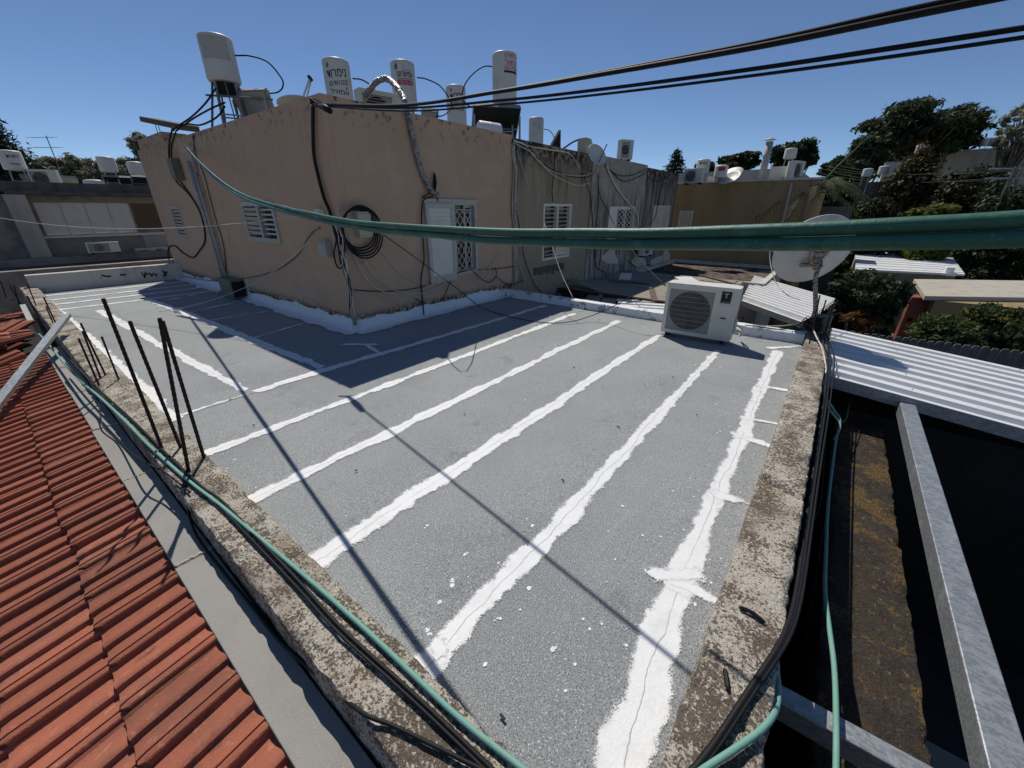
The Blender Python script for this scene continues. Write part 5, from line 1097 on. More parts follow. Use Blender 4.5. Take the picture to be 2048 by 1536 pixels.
# rooftop things on the row
ac_unit('ac_unit', 'air conditioner on the roof edge of the dark streaked house', Dp(1252, 322, 15.0), math.radians(60), w=.55, h=.62, d=.32, detail=False)
p = Yp(1190, 312, HY - .25); T = thing('satellite_dish', 'small rusty dish fixed to the crown of the patchy grey house', 'satellite dish', p[:]); nd = V(-.35, -.75, .4).normalized()
mk('reflector', MB().lathe([(.02, 0), (.15, .025), (.27, .075), (.28, .08), (.265, .08), (.15, .03), (.02, .008)], p, 30, nd.to_track_quat('Z', 'Y').to_matrix()), m_tankcream, T, smooth=True); mk('mast', MB().tube([p - nd * .1 + V(0, .2, -.5), p - nd * .02], .03, 8), m_rustw, T); mk('feed_arm', MB().beam(p - V(0, 0, .4), p + nd * .5, .02, .02), m_rustw, T)
p = Yp(1174, 290, HY + .1); mk('chimney_block', MB().box(p.x - .16, p.x + .16, HY + .05, HY + .3, TOP - .2, p.z + .15), m_beige, None, label='beige box on the grey house crown beside the small rusty dish', cat='block', bevel=.01)
p = Yp(1110, 280, HY + 1.0); mk('panel_fin', MB().poly([p + V(-.45, 0, -.35), p + V(.15, 0, .25), p + V(.2, 0, -.45)], .08, (0, 1, 0)), m_inside, None, label='dark triangular panel end beside the cream tank', cat='panel')
cable('roof_hose', [Yp(1128, 296, HY + .3), Yp(1150, 282, HY + .4), Yp(1175, 277, HY + .3), Yp(1187, 292, HY - .05)], .022, m_black, 'black hose arching over the grey house crown to the small dish', 'hose')
p = wr_(1272, 492, 0); ac_unit('ac_unit', 'air conditioner on brackets low on the patchy house wall', (p.x, HY - .5, p.z - .35), math.radians(90), w=.8, h=.55, d=.3, detail=False)

WIRES = [([(1196, 350), (1197, 400), (1192, 470), (1190, 540), (1188, 580)], 'dark wire hanging straight down the joint of grey and patchy house'), ([(1210, 330), (1235, 350), (1265, 350), (1295, 337)], 'dark wire sagging under the crown of the patchy house'), ([(1215, 335), (1245, 362), (1275, 355), (1296, 342)], 'second dark wire sagging deeper under the patchy house crown'), ([(1295, 345), (1293, 400), (1285, 450), (1290, 500)], 'dark wire down the edge of the patchy house'), ([(1330, 352), (1318, 390), (1312, 430), (1300, 450)], 'dark wire slanting to the shutters of the end house'), ([(1165, 345), (1180, 390), (1186, 450), (1192, 530), (1210, 545), (1212, 570)], 'dark wire looping low on the stained grey house'), ([(1212, 500), (1240, 495), (1280, 505)], 'short dark wire under the lattice window of the patchy house'), ([(1255, 520), (1275, 535), (1300, 530), (1335, 545)], 'dark wire trailing at the foot of the end house'), ([(1110, 300), (1108, 340), (1104, 380), (1106, 404)], 'thin dark wire above the window of the stained grey house')]
for P, lab in WIRES: onwall('wall_wire', P, .012, m_black, lab, d=.05)
# ================================================================== OCHRE BUILDING
ZT = 2.85
oc = thing('ochre_building', 'ochre plastered building closing the view behind the terrace row', 'building', (23, 4.5, GZ))
FO = Fr((20.2, 0, 0), (0, 1, 0), (-1, 0, 0)); OW = (5.45, 6.05, .55, 1.75)
w = MB(); wall_open(w, FO, 1.1, 9, GZ, ZT, [OW], th=.2); w.box(20.42, 26, 1.1, 9, GZ, ZT - .2); mk('wall', w, m_yellow, oc)
mk('roof_edge', MB().box(20.15, 20.5, 1.05, 9, ZT, ZT + .07), m_whitewall, oc)
win = mk('window', frame_mb(FO, *OW, .07, -.1, .03), m_slat, oc)
for k in range(10): mk('slat', FO.slat(MB(), OW[0] + .07, OW[1] - .07, OW[2] + .08 + (OW[3] - OW[2] - .16) * (k + .5) / 10, -.0, .12, .012, .4), m_slat, win)
mk('pilaster', MB().box(20.1, 20.195, 1.1, 1.35, GZ, ZT - .01), m_yellow, oc); mk('downpipe', MB().tube([(20.12, 2.0, ZT - .1), (20.12, 1.9, GZ)], .05, 8), m_pipe, oc)
dk = MB(); dk.box(20.5, 26, 1.5, 8.9, ZT - .2, ZT - .1); mk('roof', dk, m_flatroof, oc)
def small_tank(px, yt, yb, dep, r, label, zr, m=m_tank): return boiler(px, yt, yb, dep, r, label, zroof=zr, m=m, legs=True, group='distant solar water tanks')
T, c, r, phi, zt, zb = small_tank(1406, 320, 344, 16.2, .25, 'small white tank with dark print on the ochre roof', ZT); i = MB(); v, f = text2d(heb('נימרוד'), .02); wrap(i, fit(v, .3, .10, 0, -.15), f, c, r * 1.01, phi, zt); mk('lettering', i, m_ink, T)
T, c, r, phi, zt, zb = small_tank(1442, 332, 354, 16.4, .25, 'small white tank with red label on the ochre roof', ZT); i = MB(); patch(i, -.12, .15, -.2, -.06, c, r * 1.01, phi, zt); mk('red_label', i, m_red, T)
small_tank(1581, 298, 316, 22, .3, 'white tank on a stand behind the tall flue pipe', ZT)
ac_unit('ac_unit', 'air conditioner at the left end of the ochre roof', Dp(1382, 369, 16.1), math.radians(-10), w=.75, h=.5, detail=False)
ac_unit('ac_unit', 'air conditioner standing near the right end of the ochre roof', Dp(1593, 361, 15.7), math.radians(70), w=.75, h=.6, detail=False)
mk('white_cabinet', MB().box(*[q for q in (21.0, 21.6, 2.4, 2.95, ZT, ZT + .55)]), m_slatw, None, label='plain white cabinet on the ochre roof', cat='cabinet', bevel=.01)
mk('white_crate', MB().box(20.9, 21.3, 4.6, 5.3, ZT, ZT + .28), m_slatw, None, label='low white crate on the ochre roof between dish and flue', cat='crate', bevel=.01)
p = Dp(1462, 357, 16.3); T = thing('satellite_dish', 'cream dish lying half hidden on the ochre roof edge', 'satellite dish', (p.x, p.y, ZT)); mk('reflector', MB().lathe([(.02, 0), (.3, .05), (.48, .13), (.49, .135), (.3, .06), (.02, .01)], p, 26, V(-.6, .2, .7).to_track_quat('Z', 'Y').to_matrix()), m_tankcream, T, smooth=True); mk('mast', MB().tube([p, V(p.x, p.y, ZT)], .03, 6), m_galv, T)
q0, q1 = Xp(1522, 362, 20.9), Xp(1558, 282, 20.9); T = thing('flue_pipe', 'tall grey flue pipe with cap on the ochre roof', 'flue', (q0.x, q0.y, ZT)); zq = q1.z; mk('pipe', MB().tube([(q0.x, q0.y, ZT - .1), (q0.x, q0.y, zq)], .13, 14), m_pipe, T, smooth=True); mk('cap', MB().lathe([(.22, zq + .06), (.03, zq + .16)], (q0.x, q0.y, 0), 14), m_pipe, T); mk('clamp', MB().tube([(q0.x, q0.y, ZT + .9), (q0.x, q0.y, ZT + .97)], .145, 14), m_galv, T)
def house_at(name, label, px, ytop, dep, w, d, m_w):
    c = Dp(px, ytop, dep); return flat_house(name, label, c.x - d * .2, c.x + d * .8, c.y - w * .6, c.y + w * .6, c.z, m_w, m_flatroof, kerb=.12)
flat_house('grey_building', 'plain pale grey block standing behind the ochre roof', 27, 36, 2.6, 12, 3.75, m_beige, m_flatroof, kerb=.0)
house_at('backyard_house', 'pale house with shuttered wall behind the palm', 1672, 418, 21, 1.2, 2, m_darkwall)

# ================================================================== GARDEN SIDE
gr = thing('garden_shed', 'low shed with flat beige roof among the bushes', 'shed', (13, -4.5, GZ))
A, B, Cc, Dd = Zp(1850, 592, -.9), Zp(2110, 596, -.9), Zp(2110, 562, -.9), Zp(1828, 558, -.9)
mk('roof', MB().poly([A, B, Cc, Dd], .14), m_beige, gr); mk('wall', MB().box(A.x + .25, Dd.x - .5, B.y + .3, min(A.y, Dd.y) - .2, GZ, -1.05), m_yellow, gr)
T = thing('chair_stack', 'white plastic chair standing upturned on the beige shed roof', 'chair', Zp(1895, 553, -.85)[:]); p = Zp(1893, 552, -.85)
mk('seat', MB().box(p.x - .2, p.x + .2, p.y - .25, p.y + .2, p.z + .02, p.z + .1), m_whitemetal, T, bevel=.02); mk('backrest', MB().box(p.x - .15, p.x + .15, p.y - .15, p.y + .12, p.z + .101, p.z + .38), m_whitemetal, T, bevel=.03)
A, B, Cc, Dd = Zp(1712, 538, -.7), Zp(1930, 548, -.7), Zp(1905, 515, -.7), Zp(1710, 500, -.7)
sh_ = thing('garden_shed', 'long shed with pale ribbed roof behind the big dish', 'shed', ((A + Cc) / 2)[:2] + (GZ,)); mk('roof', MB().poly([A, B, Cc, Dd], .08), m_whitemetal, sh_); mk('wall', MB().poly([A + V(.3, .0, -.09), B + V(.3, .2, -.09), Cc + V(-.5, .2, -.09), Dd + V(-.5, 0, -.09)], -(GZ + .79) * 1.0), m_slab, sh_)
rb = MB()
for k in range(9): t = (k + .5) / 9; rb.beam(A.lerp(Dd, t) + V(0, 0, .01), B.lerp(Cc, t) + V(0, 0, .01), .05, .03)
mk('rib', rb, m_whitemetal, sh_)
# red upright panel by the shed
p, q = Zp(1800, 652, -2.2), Zp(1838, 652, -2.2); T = thing('red_cabinet', 'faded red metal cabinet standing by the beige shed', 'cabinet', (p.x, p.y, GZ)); mk('case', MB().box(p.x, p.x + .6, q.y, p.y, GZ, -1.1), m_redpaint, T, bevel=.04); mk('hinge', MB().box(p.x - .015, p.x - .001, p.y - .25, p.y - .12, -2.0, -1.85), m_black, T)
# picket fence beyond the white roof
fe = thing('picket_fence', 'grey wooden picket fence beyond the white ribbed roof', 'fence', (10.6, -3, GZ)); xf = 10.4
y = -.05; k = 0; fz0, fz1 = Xp(1650, 657, xf), Xp(2048, 702, xf)
while y > -5.2:
    z = fz0.z + (fz1.z - fz0.z) * (y - fz0.y) / (fz1.y - fz0.y) + .03 * mnoise.noise((k * .7, 0, 0)); m = MB().poly([(xf, y, GZ), (xf, y - .105, GZ), (xf, y - .105, z - .04), (xf, y - .085, z), (xf, y - .02, z), (xf, y, z - .04)], .025, (1, 0, 0)); mk('picket', m, m_fence, fe); y -= .115; k += 1
for z in (-1.5, -2.6): mk('rail', MB().box(xf + .001, xf + .05, -5.2, 0, z, z + .09), m_fence, fe)

# ================================================================== VEGETATION
def leaf_cloud(name, blobs, n, size, m, parent, seed=0, asp=.5, droop=0):
    """many small leaf faces spread through clumps; blobs: (x,y,z,rx,ry,rz)"""
    rs = np.random.RandomState(seed); B = np.array(blobs, dtype=float); wgt = (B[:, 3] * B[:, 4] * B[:, 5]) ** .67; idx = rs.choice(len(B), n, p=wgt / wgt.sum())
    u = rs.normal(size=(n, 3)); u /= np.linalg.norm(u, axis=1)[:, None]; rad = (.15 + .85 * rs.rand(n) ** .55) * (1 + .22 * rs.normal(size=n)); c = B[idx, :3] + u * B[idx, 3:] * rad[:, None]
    nrm = u * .6 + rs.normal(size=(n, 3)) * .7 + np.array([0, 0, .35]); nrm /= np.linalg.norm(nrm, axis=1)[:, None]
    t = np.cross(nrm, rs.normal(size=(n, 3))); t[:, 2] -= droop; t /= np.linalg.norm(t, axis=1)[:, None]; b = np.cross(nrm, t); s_ = size * (.45 + 1.1 * rs.rand(n) ** 1.5)[:, None]
    v = np.empty((n, 4, 3)); v[:, 0] = c - t * s_; v[:, 1] = c - b * s_ * asp + t * s_ * .1; v[:, 2] = c + t * s_; v[:, 3] = c + b * s_ * asp + t * s_ * .1
    V_ = v.reshape(-1, 3) - np.array(wl(parent)); me = bpy.data.meshes.new(name); me.vertices.add(4 * n); me.vertices.foreach_set('co', V_.ravel()); me.loops.add(4 * n); me.loops.foreach_set('vertex_index', np.arange(4 * n, dtype=np.int32)); me.polygons.add(n); me.polygons.foreach_set('loop_start', np.arange(n, dtype=np.int32) * 4); me.polygons.foreach_set('loop_total', np.full(n, 4, dtype=np.int32)); me.update(calc_edges=True); me.materials.append(m)
    o = bpy.data.objects.new(name, me); link(o); o.parent = parent; WL[o.name] = wl(parent); return o
def clumps(c, rx, ry, rz, k, seed, s=.38):
    r_ = random.Random(seed); out = []
    for i in range(k):
        while True:
            q = Vector((r_.uniform(-1, 1), r_.uniform(-1, 1), r_.uniform(-1, 1)))
            if .25 < q.length < 1: break
        f = s * r_.uniform(.6, 1.25); out.append((c[0] + q.x * rx * .8, c[1] + q.y * ry * .8, c[2] + q.z * rz * .8, rx * f * r_.uniform(.7, 1.5), ry * f * r_.uniform(.7, 1.4), rz * f * r_.uniform(.45, 1.0)))
    return out
def tree(name, label, px0, px1, yt, yb, dep, m, n=3500, size=.28, k=16, seed=0, cat='tree', group=None, zg=GZ, asp=.5, s=.34, droop=0, extra=None, trunk=True):
    """crown fills the picture box px0..px1, yt..yb at the given depth; trunk stands on the ground"""
    cx = (px0 + px1) / 2; c = Dp(cx, (yt + yb) / 2, dep); l, r_ = Dp(px0, (yt + yb) / 2, dep), Dp(px1, (yt + yb) / 2, dep); rx = (r_ - l).length / 2; t_, b_ = Dp(cx, yt, dep), Dp(cx, yb, dep); rz = (t_.z - b_.z) / 2
    T = thing(name, label, cat, (c.x, c.y, zg), group); bl = clumps(c, rx, rx * .8, rz, k, seed, s)
    if cat == 'bush':      # foliage right down to the ground
        r2 = random.Random(seed + 7); lo = c.z - rz * .6
        for i in range(k // 2): f = r2.uniform(.5, 1) * s * rx * 1.1; bl.append((c.x + r2.uniform(-.7, .7) * rx, c.y + r2.uniform(-.6, .6) * rx, r2.uniform(zg + .2, max(lo, zg + .4)), f, f, f * 1.1))
        n = int(n * 1.5)
    leaf_cloud('crown', bl, n, size, m, T, seed, asp, droop)
    if extra: leaf_cloud('leaf_tips', bl[:max(3, k // 3)], n // 9, size, extra, T, seed + 50, asp, droop)
    if trunk:
        tb = MB(); h = c.z - zg; tr = max(.05, min(.35, rx * .09)); top = V(c.x, c.y, c.z - rz * .2)
        tb.tube([V(c.x, c.y, zg), V(c.x + .04 * h * .3, c.y, zg + h * .35), V(c.x - .03 * h * .3, c.y + .02, zg + h * .7), top], [tr * 1.3, tr, tr * .8, tr * .5], 9)
        for (bx_, by_, bz_, *_r) in bl[:40]: p = V(c.x, c.y, zg + h * random.uniform(.45, .8)); q = V(bx_, by_, bz_); tb.tube([p, p.lerp(q, .5) + V(0, 0, -.05 * rx), q], [tr * .55, tr * .34, tr * .10], 6)
        mk('trunk', tb, m_bark, T, smooth=True)
    return T
# right background
tree('broad_tree', 'large spreading tree with feathery dark crown above the far houses', 1690, 1975, 196, 345, 44, m_leaf_euc, 24000, .30, 90, 1, s=.19, asp=.4)
tree('broad_tree', 'lower left arm of trees beside the large spreading tree', 1665, 1790, 265, 400, 42, m_leaf_euc, 9000, .28, 40, 2, s=.22, asp=.4)
tree('leaning_tree', 'thin leaved pale tree at the edge beyond the beige house', 1992, 2110, 190, 330, 36, m_leaf_olive, 6000, .18, 60, 3, s=.16, asp=.35)
tree('round_tree', 'rounded dark tree rising behind the flue pipe', 1538, 1652, 275, 350, 46, m_leaf_dark, 9000, .28, 40, 4, s=.24)
tree('round_tree', 'wide dark tree beyond the two tanks on the ochre roof', 1430, 1525, 302, 352, 48, m_leaf_dark, 8000, .28, 36, 5, s=.25)
tree('round_tree', 'low dark tree between conifer and wide tree', 1385, 1440, 318, 356, 46, m_leaf_dark, 5000, .26, 26, 6, s=.26)
tree('broad_tree', 'bluish tree behind the palm fronds', 1640, 1700, 310, 370, 40, m_leaf_mid, 4500, .24, 26, 7, s=.25)
# conifer: tiers of needles
c = Dp(1351, 330, 34); T = thing('conifer_tree', 'pointed dark conifer rising over the end of the terrace row', 'tree', (c.x, c.y, GZ)); bl = []; ztop = Dp(1351, 296, 34).z
for k in range(15): z = ztop - .3 - k * .32; ra = .25 + k * .13; bl += [(c.x + ra * .75 * math.cos(a + k), c.y + ra * .75 * math.sin(a + k), z - .1, ra * .5 + .12, ra * .5 + .12, .17) for a in np.arange(0, 6.2, 1.05)]
leaf_cloud('crown', bl, 5200, .20, m_leaf_con, T, 8, .25); mk('trunk', MB().tube([(c.x, c.y, GZ), (c.x, c.y, ztop)], [.25, .03], 8), m_bark, T)
# dense shrubbery on the right
SH = [(1690, 1790, 375, 520, 24, m_leaf_rust, 'rust tinted tall bush right of the palm', m_leaf_yel), (1745, 1890, 292, 500, 27, m_leaf_rust, 'big rust tinted bush below the spreading tree', m_leaf_orange), (1840, 1990, 318, 510, 25, m_leaf_rust, 'dense rusty dark bush in front of the beige hillside house', None), (1920, 2090, 345, 540, 22, m_leaf_dark, 'dark bush mass behind the lattice mast', None), (1820, 1925, 402, 470, 21, m_leaf_yel, 'yellow green bush lit by the sun behind the green hoses', None), (1690, 1800, 425, 505, 24, m_leaf_dark, 'low dark bush right behind the big dish rim', m_leaf_mid), (1775, 1870, 410, 500, 23, m_leaf_dark, 'green bush left of the yellow green one', m_leaf_mid), (1900, 2110, 440, 560, 22, m_leaf_dark, 'dark bush behind the pale ribbed shed', m_leaf_mid), (1700, 1860, 350, 520, 30, m_leaf_dark, 'deep dark thicket filling the gap behind the rusty bushes', None)]
for k, (a, b, t, q, dd, m_, lab, ex) in enumerate(SH): tree('bush', lab, a, b, t, q, dd, m_, 11000, .12 if dd > 20 else .09, 46, 30 + k, 'bush', 'bushes in the gardens', s=.27, extra=ex)
tree('bush', 'dark leafy climber filling the yard under the big dish', 1650, 1795, 535, 650, 11.0, m_leaf_dark, 14000, .07, 60, 41, 'bush', 'bushes in the gardens', s=.26, extra=m_leaf_mid)
tree('bush', 'glossy green bush growing over the beige shed wall', 1815, 1960, 612, 720, 9.0, m_leaf_mid, 9000, .05, 60, 42, 'bush', 'bushes in the gardens', s=.24, extra=m_leaf_yel)
tree('bush', 'tall leafy bush with upright shoots beside the shed', 1910, 2080, 588, 720, 9.3, m_leaf_mid, 10000, .05, 60, 43, 'bush', 'bushes in the gardens', s=.24, extra=m_leaf_yel)
tree('bush', 'dark bush behind the red cabinet', 1740, 1815, 548, 640, 12.2, m_leaf_dark, 9000, .08, 40, 44, 'bush', 'bushes in the gardens', s=.28)
tree('bush', 'small green bush behind the left rim of the big dish', 1505, 1570, 495, 522, 21, m_leaf_mid, 2500, .12, 12, 45, 'bush', 'bushes in the gardens')
tree('bush', 'dark hedge below the ochre wall', 1375, 1500, 495, 525, 20.0, m_leaf_dark, 3500, .12, 16, 46, 'bush', 'bushes in the gardens')
tree('dry_shrub', 'dry orange leaved shrub above the picket fence', 1680, 1765, 612, 662, 10.4, m_leaf_orange, 2600, .04, 30, 47, 'bush', asp=.3, s=.25)
tree('bush', 'dark thicket between the ochre corner and the palm', 1610, 1715, 345, 470, 27, m_leaf_dark, 6000, .13, 30, 48, 'bush', 'bushes in the gardens', s=.28)
# palm
p = Dp(1640, 440, 16); T = thing('palm_tree', 'palm with arching grey green fronds at the ochre building corner', 'palm', (p.x, p.y, GZ)); hub = Dp(1628, 385, 16); p = V(hub.x + .15, hub.y, GZ); fr = MB(); rr = random.Random(6)
for k in range(26):
    a = rr.uniform(0, 6.28); L0 = rr.uniform(1.6, 2.6); e = rr.uniform(.1, 1.25); P = []
    for i in range(11):
        t = i / 10; P.append(hub + V(math.cos(a) * L0 * t * math.cos(e * .6), math.sin(a) * L0 * t * math.cos(e * .6), L0 * (math.sin(e) * t - .85 * t * t)))
    fr.tube(P, [.025 * (1 - .8 * i / 10) for i in range(11)], 4)
    for i in range(2, 11):
        for sub in (0, .5):
            q = P[i - 1].lerp(P[i], 1 - sub); tg_ = (P[i] - P[i - 1]).normalized(); sd = tg_.cross(V(0, 0, 1)).normalized()
            for s_ in (-1, 1):
                tip = q + (sd * s_ * .7 + tg_ * .6 + V(0, 0, -.35)).normalized() * (.55 * (1 - .55 * abs(i / 10 - .45))); wv = tg_ * .022; fr.add([q - wv, q + wv, tip], [(0, 1, 2)])
mk('frond', fr, m_palm, T, kind='stuff'); mk('trunk', MB().tube([(p.x, p.y, GZ), hub + V(0, 0, -1.5), hub], [.22, .18, .2], 10), m_bark, T)
sp_ = MB(); sp_.tube([hub, hub + V(.25, -.5, .9), hub + V(.5, -1.2, 1.9)], [.05, .04, .01], 6); mk('new_shoot', sp_, m_palm, T)
# beige house on the rise with tanks, lattice mast
house_at('hillside_house', 'beige house on the rise at the right behind the bushes', 2010, 300, 40, 7.0, 6, m_beige)
for k, (a, t, b) in enumerate(((1969, 278, 291), (1984, 276, 290), (1998, 273, 288))): boiler(a, t, b, 41, .3, 'white tank in the row of three on the beige hillside house', zroof=Dp(2000, 300, 40).z, group='tanks on the hillside house')
house_at('hillside_house', 'paler low house left of the hillside house behind rusty bushes', 1815, 326, 34, 2.4, 2, m_beige)
boiler(1841, 290, 305, 34, .32, 'white tank on the paler low house behind rusty bushes', zroof=Dp(1820, 322, 34).z, group='distant solar water tanks')
boiler(1735, 338, 352, 27, .28, 'white tank on the roof beside the palm', zroof=1.5, group='distant solar water tanks')
house_at('backyard_house', 'low grey house behind the palm carrying a white tank', 1748, 368, 28, 2.0, 2, m_darkwall)
boiler(1768, 333, 348, 28, .32, 'cream tank right of the palm on the low grey house', zroof=1.5, m=m_tankcream, group='distant solar water tanks')
c = Dp(2008, 400, 21); T = thing('lattice_mast', 'grey steel lattice mast with crossarms among the bushes', 'power mast', (c.x, c.y, GZ)); zt = Dp(2025, 335, 21).z; lm = MB(); u = V(.5, -.87, 0)
for s1 in (-1, 1):
    for s2 in (-1, 1): lm.beam(V(c.x + s1 * .35, c.y + s2 * .35, GZ), V(c.x + s1 * .12, c.y + s2 * .12, zt), .05, .05, up=(1, 0, 0))
for k in range(9):
    z0_ = GZ + (zt - GZ) * k / 9; z1_ = GZ + (zt - GZ) * (k + 1) / 9; r0 = .35 - .23 * k / 9; r1 = .35 - .23 * (k + 1) / 9
    for s1 in (-1, 1): lm.beam(V(c.x - r0, c.y + s1 * r0, z0_), V(c.x + r1, c.y + s1 * r1, z1_), .03, .03); lm.beam(V(c.x + s1 * r0, c.y - r0, z0_), V(c.x + s1 * r1, c.y + r1, z1_), .03, .03)
mk('lattice', lm, m_boxdark, T)
for z in (zt - .1, zt - .55): mk('crossarm', MB().beam(V(c.x, c.y, z) - u * 1.3, V(c.x, c.y, z) + u * 1.3, .07, .07), m_galv, T)
for k in range(5):
    s_ = -1.2 + .6 * k; a = V(c.x, c.y, zt - .05 - .45 * (k % 2)) + u * s_; cable('power_line', sag(a, a + V(14, 9, 1.5), .5), .008, m_boxdark, 'power line strung from the lattice mast towards the far houses', n=1, group='power lines at the lattice mast', k=4)

# ================================================================== LEFT BACKGROUND
YL = 22.0; lb = thing('shuttered_house', 'house across the left with white roller shutters and cluttered roof', 'house', (2, YL + 3, GZ)); FB = Fr((0, YL, 0), (1, 0, 0), (0, -1, 0))
zs1, zs0 = 2.02, .97; sx0, sx1 = Yp(64, 405, YL).x, Yp(253, 400, YL).x; dx1 = Yp(330, 400, YL).x
w = MB(); wall_open(w, FB, -8, 9, GZ, 2.25, [(sx0, sx1, zs0, zs1), (sx1 + .05, dx1, zs0 + .1, zs1)], th=.2); w.box(-8, 9, YL + 2, YL + 8, GZ, 2.3); mk('wall', w, m_slab, lb)
mk('eave', MB().box(sx0 - .5, 9, YL - .5, YL + .3, 2.26, 2.36), m_darkwall, lb); mk('roof_parapet', MB().box(sx0 - 2, 9, YL + .5, YL + .7, 2.361, 2.68), m_darkwall, lb)
mk('column', MB().box(sx0 - .6, sx0 - .12, YL - .5, YL - .001, GZ, 2.25), m_beige, lb)
W_ = (sx1 - sx0) / 4
for k in range(4):
    f = mk('roller_shutter', frame_mb(FB, sx0 + W_ * k + .01, sx0 + W_ * (k + 1) - .01, zs0, zs1, .035, -.06, .0), m_slatw, lb)
    for j in range(15): mk('slat', FB.slat(MB(), sx0 + W_ * k + .045, sx0 + W_ * (k + 1) - .045, zs0 + .04 + (zs1 - zs0 - .08) * (j + .5) / 15, -.03, .062, .012, -.15), m_slatw, f)
mk('dark_window', FB.box(MB(), sx1 + .06, dx1, zs0 + .1, zs1, -.1, -.09), m_glass, lb); mk('sill', FB.box(MB(), sx0 - .1, dx1, zs0 - .1, zs0 - .02, .001, .08), m_slatw, lb)
mk('lower_wall', FB.box(MB(), sx1 + .1, 8, GZ, .9, .001, .02), m_beige, lb)
flat_house('front_annex', 'low annex with dark grey coped roof between back parapet and shuttered house', -4, 6, 17.2, 21.4, .05, m_slab, m_darkwall, kerb=.25, kw=.25)
ac_unit('ac_unit', 'air conditioner lying on the annex below the roller shutters', Yp(212, 508, 20.5), math.radians(80), w=.85, h=.32, detail=False)
ac_unit('ac_unit', 'air conditioner mounted behind the back parapet by the pink wall', Yp(300, 523, 21.4), math.radians(90), w=.62, h=.42, detail=False)
ac_unit('ac_unit', 'second air conditioner almost hidden by the far pink corner', Yp(328, 520, 21.4), math.radians(80), w=.5, h=.42, detail=False)
ac_unit('ac_unit', 'air conditioner on the cluttered roof over the roller shutters', Dp(97, 378, 16.0), math.radians(60), w=.85, h=.62, detail=False)
T, c, r, phi, zt, zb = boiler(24, 303, 338, 15.5, .33, 'white lettered tank on the roof before the dark cypress', zroof=2.4, group='tanks on the shuttered house'); i = MB(); v, f = text2d(heb('נימרוד'), .02); wrap(i, fit(v, .34, .10, .05, -.2, .1), f, c, r * 1.01, phi, zt); v, f = text2d(heb('אמאיל'), .02); wrap(i, fit(v, .3, .08, .05, -.45), f, c, r * 1.01, phi, zt); mk('lettering', i, m_ink, T)
boiler(214, 315, 342, 17, .30, 'plain white tank on the cluttered roof over the roller shutters', zroof=2.4, group='tanks on the shuttered house')
boiler(272, 325, 347, 18, .30, 'white tank close to the far pink corner', zroof=2.4, group='tanks on the shuttered house')
boiler(190, 361, 378, 16.5, .34, 'squat white tank below the plain one on the cluttered roof', zroof=2.4, group='tanks on the shuttered house')
for k, (a, b) in enumerate(((205, 352), (262, 352))): p = Dp(a, b, 16.8); collector('solar_panel', ['dark solar panel on the cluttered roof below the plain tank', 'dark solar panel beside the far pink corner'][k], p, p + V(1.0, .1, 0), 0, V(.1, .8, -.6), m_inside)
p = Dp(40, 350, 15.7); collector('solar_panel', 'pale backed panel under the lettered tank on the left roof', p, p + V(1.6, .2, 0), 0, V(.1, .9, -.5), m_box)
cable('roof_pipe', [Dp(-30, 374, 15.5), Dp(30, 366, 15.5), Dp(60, 368, 15.5), Dp(75, 378, 15.5)], .03, m_box, 'pale pipe bending over the left roof below the lettered tank', 'pipe')
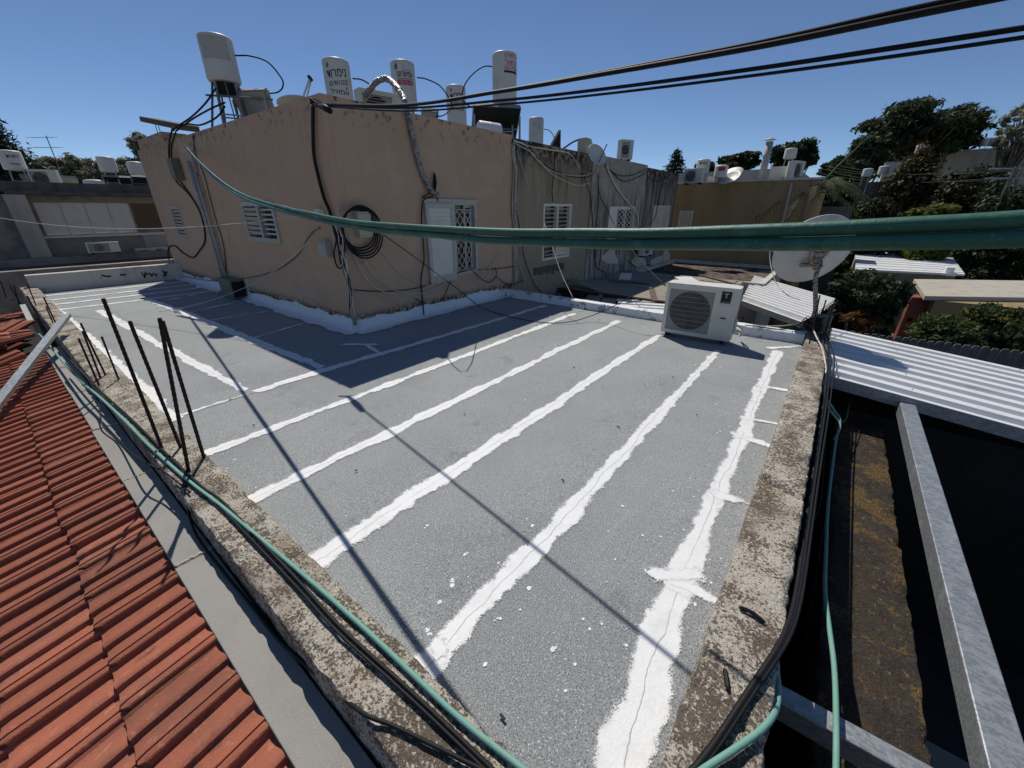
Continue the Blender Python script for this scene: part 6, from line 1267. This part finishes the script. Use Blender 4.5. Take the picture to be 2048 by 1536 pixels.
# tv antenna
p = Dp(122, 345, 22); q = Dp(106, 276, 22); q2 = Dp(128, 300, 22); T = thing('tv_antenna', 'thin rooftop television antenna above the olive trees', 'antenna', (p.x, p.y, 2.4)); an = MB(); top = V(p.x, p.y, q.z); an.tube([V(p.x, p.y, 2.3), top], .022, 6); mk('mast', an, m_boxdark, T)
ab = MB(); u = (Dp(130, 290, 22) - Dp(86, 290, 22)).normalized(); u.z = 0; vv = V(-u.y, u.x, 0)
for z, l in ((top.z - .08, 1.0), (top.z - .55, 1.2)):
    c0 = V(p.x, p.y, z); ab.tube([c0 - u * l * .8, c0 + u * l * .35], .014, 5)
    for k in range(6): q = c0 - u * (l * .8 - k * l * .22); ab.tube([q - vv * .35 + V(0, 0, -.05), q + vv * .35 + V(0, 0, .05)], .009, 4)
mk('boom', ab, m_boxdark, T)
# trees on the left
T = thing('cypress_tree', 'dark pointed cypress at the left edge', 'tree', Dp(15, 300, 24)[:2] + (GZ,)); c = Dp(14, 330, 24); ztop = Dp(14, 215, 24).z; bl = []
for k in range(30): t = k / 29; z = GZ + 2 + (ztop - GZ - 2) * t; ra = 2.9 * (1 - t) ** .8 + .12; bl += [(c.x + random.uniform(-.3, .3) * ra, c.y + random.uniform(-.3, .3) * ra, z, ra * .8, ra * .8, .4) for _ in range(2)]
leaf_cloud('crown', bl, 24000, .14, m_leaf_con, T, 60, .35); mk('trunk', MB().tube([(c.x, c.y, GZ), (c.x, c.y, ztop - .5)], [.3, .05], 8), m_bark, T)
for k, (a, b, t, q, lab) in enumerate(((66, 150, 312, 385, 'olive tree left of the plain tank'), (120, 205, 302, 385, 'olive tree behind the squat tank'), (180, 255, 312, 385, 'olive tree behind the plain tank'), (228, 305, 310, 385, 'olive tree beside the far pink corner'), (262, 318, 263, 330, 'grey green treetop showing over the far pink corner'))):
    tree('olive_tree', lab, a, b, t, q, 27 + k, m_leaf_olive, 9000, .12, 50, 70 + k, 'tree', 'olive trees on the left', s=.25, asp=.3)
# far tree belt and houses along the horizon
for k in range(26):
    a = math.radians(-72 + k * 8.6); dd = 120 + 30 * random.random(); c = V(math.cos(a + .66) * dd, math.sin(a + .66) * dd, GZ); T = thing('distant_tree', 'far tree in the belt along the horizon', 'tree', c[:], 'far trees along the horizon'); h = random.uniform(4, 6.5); leaf_cloud('crown', clumps(c + V(0, 0, h * .6), 5, 5, h * .45, 12, 100 + k, .4), 900, .7, m_leaf_dark, T, 100 + k); mk('trunk', MB().tube([c, c + V(0, 0, h * .6)], [.3, .15], 6), m_bark, T)
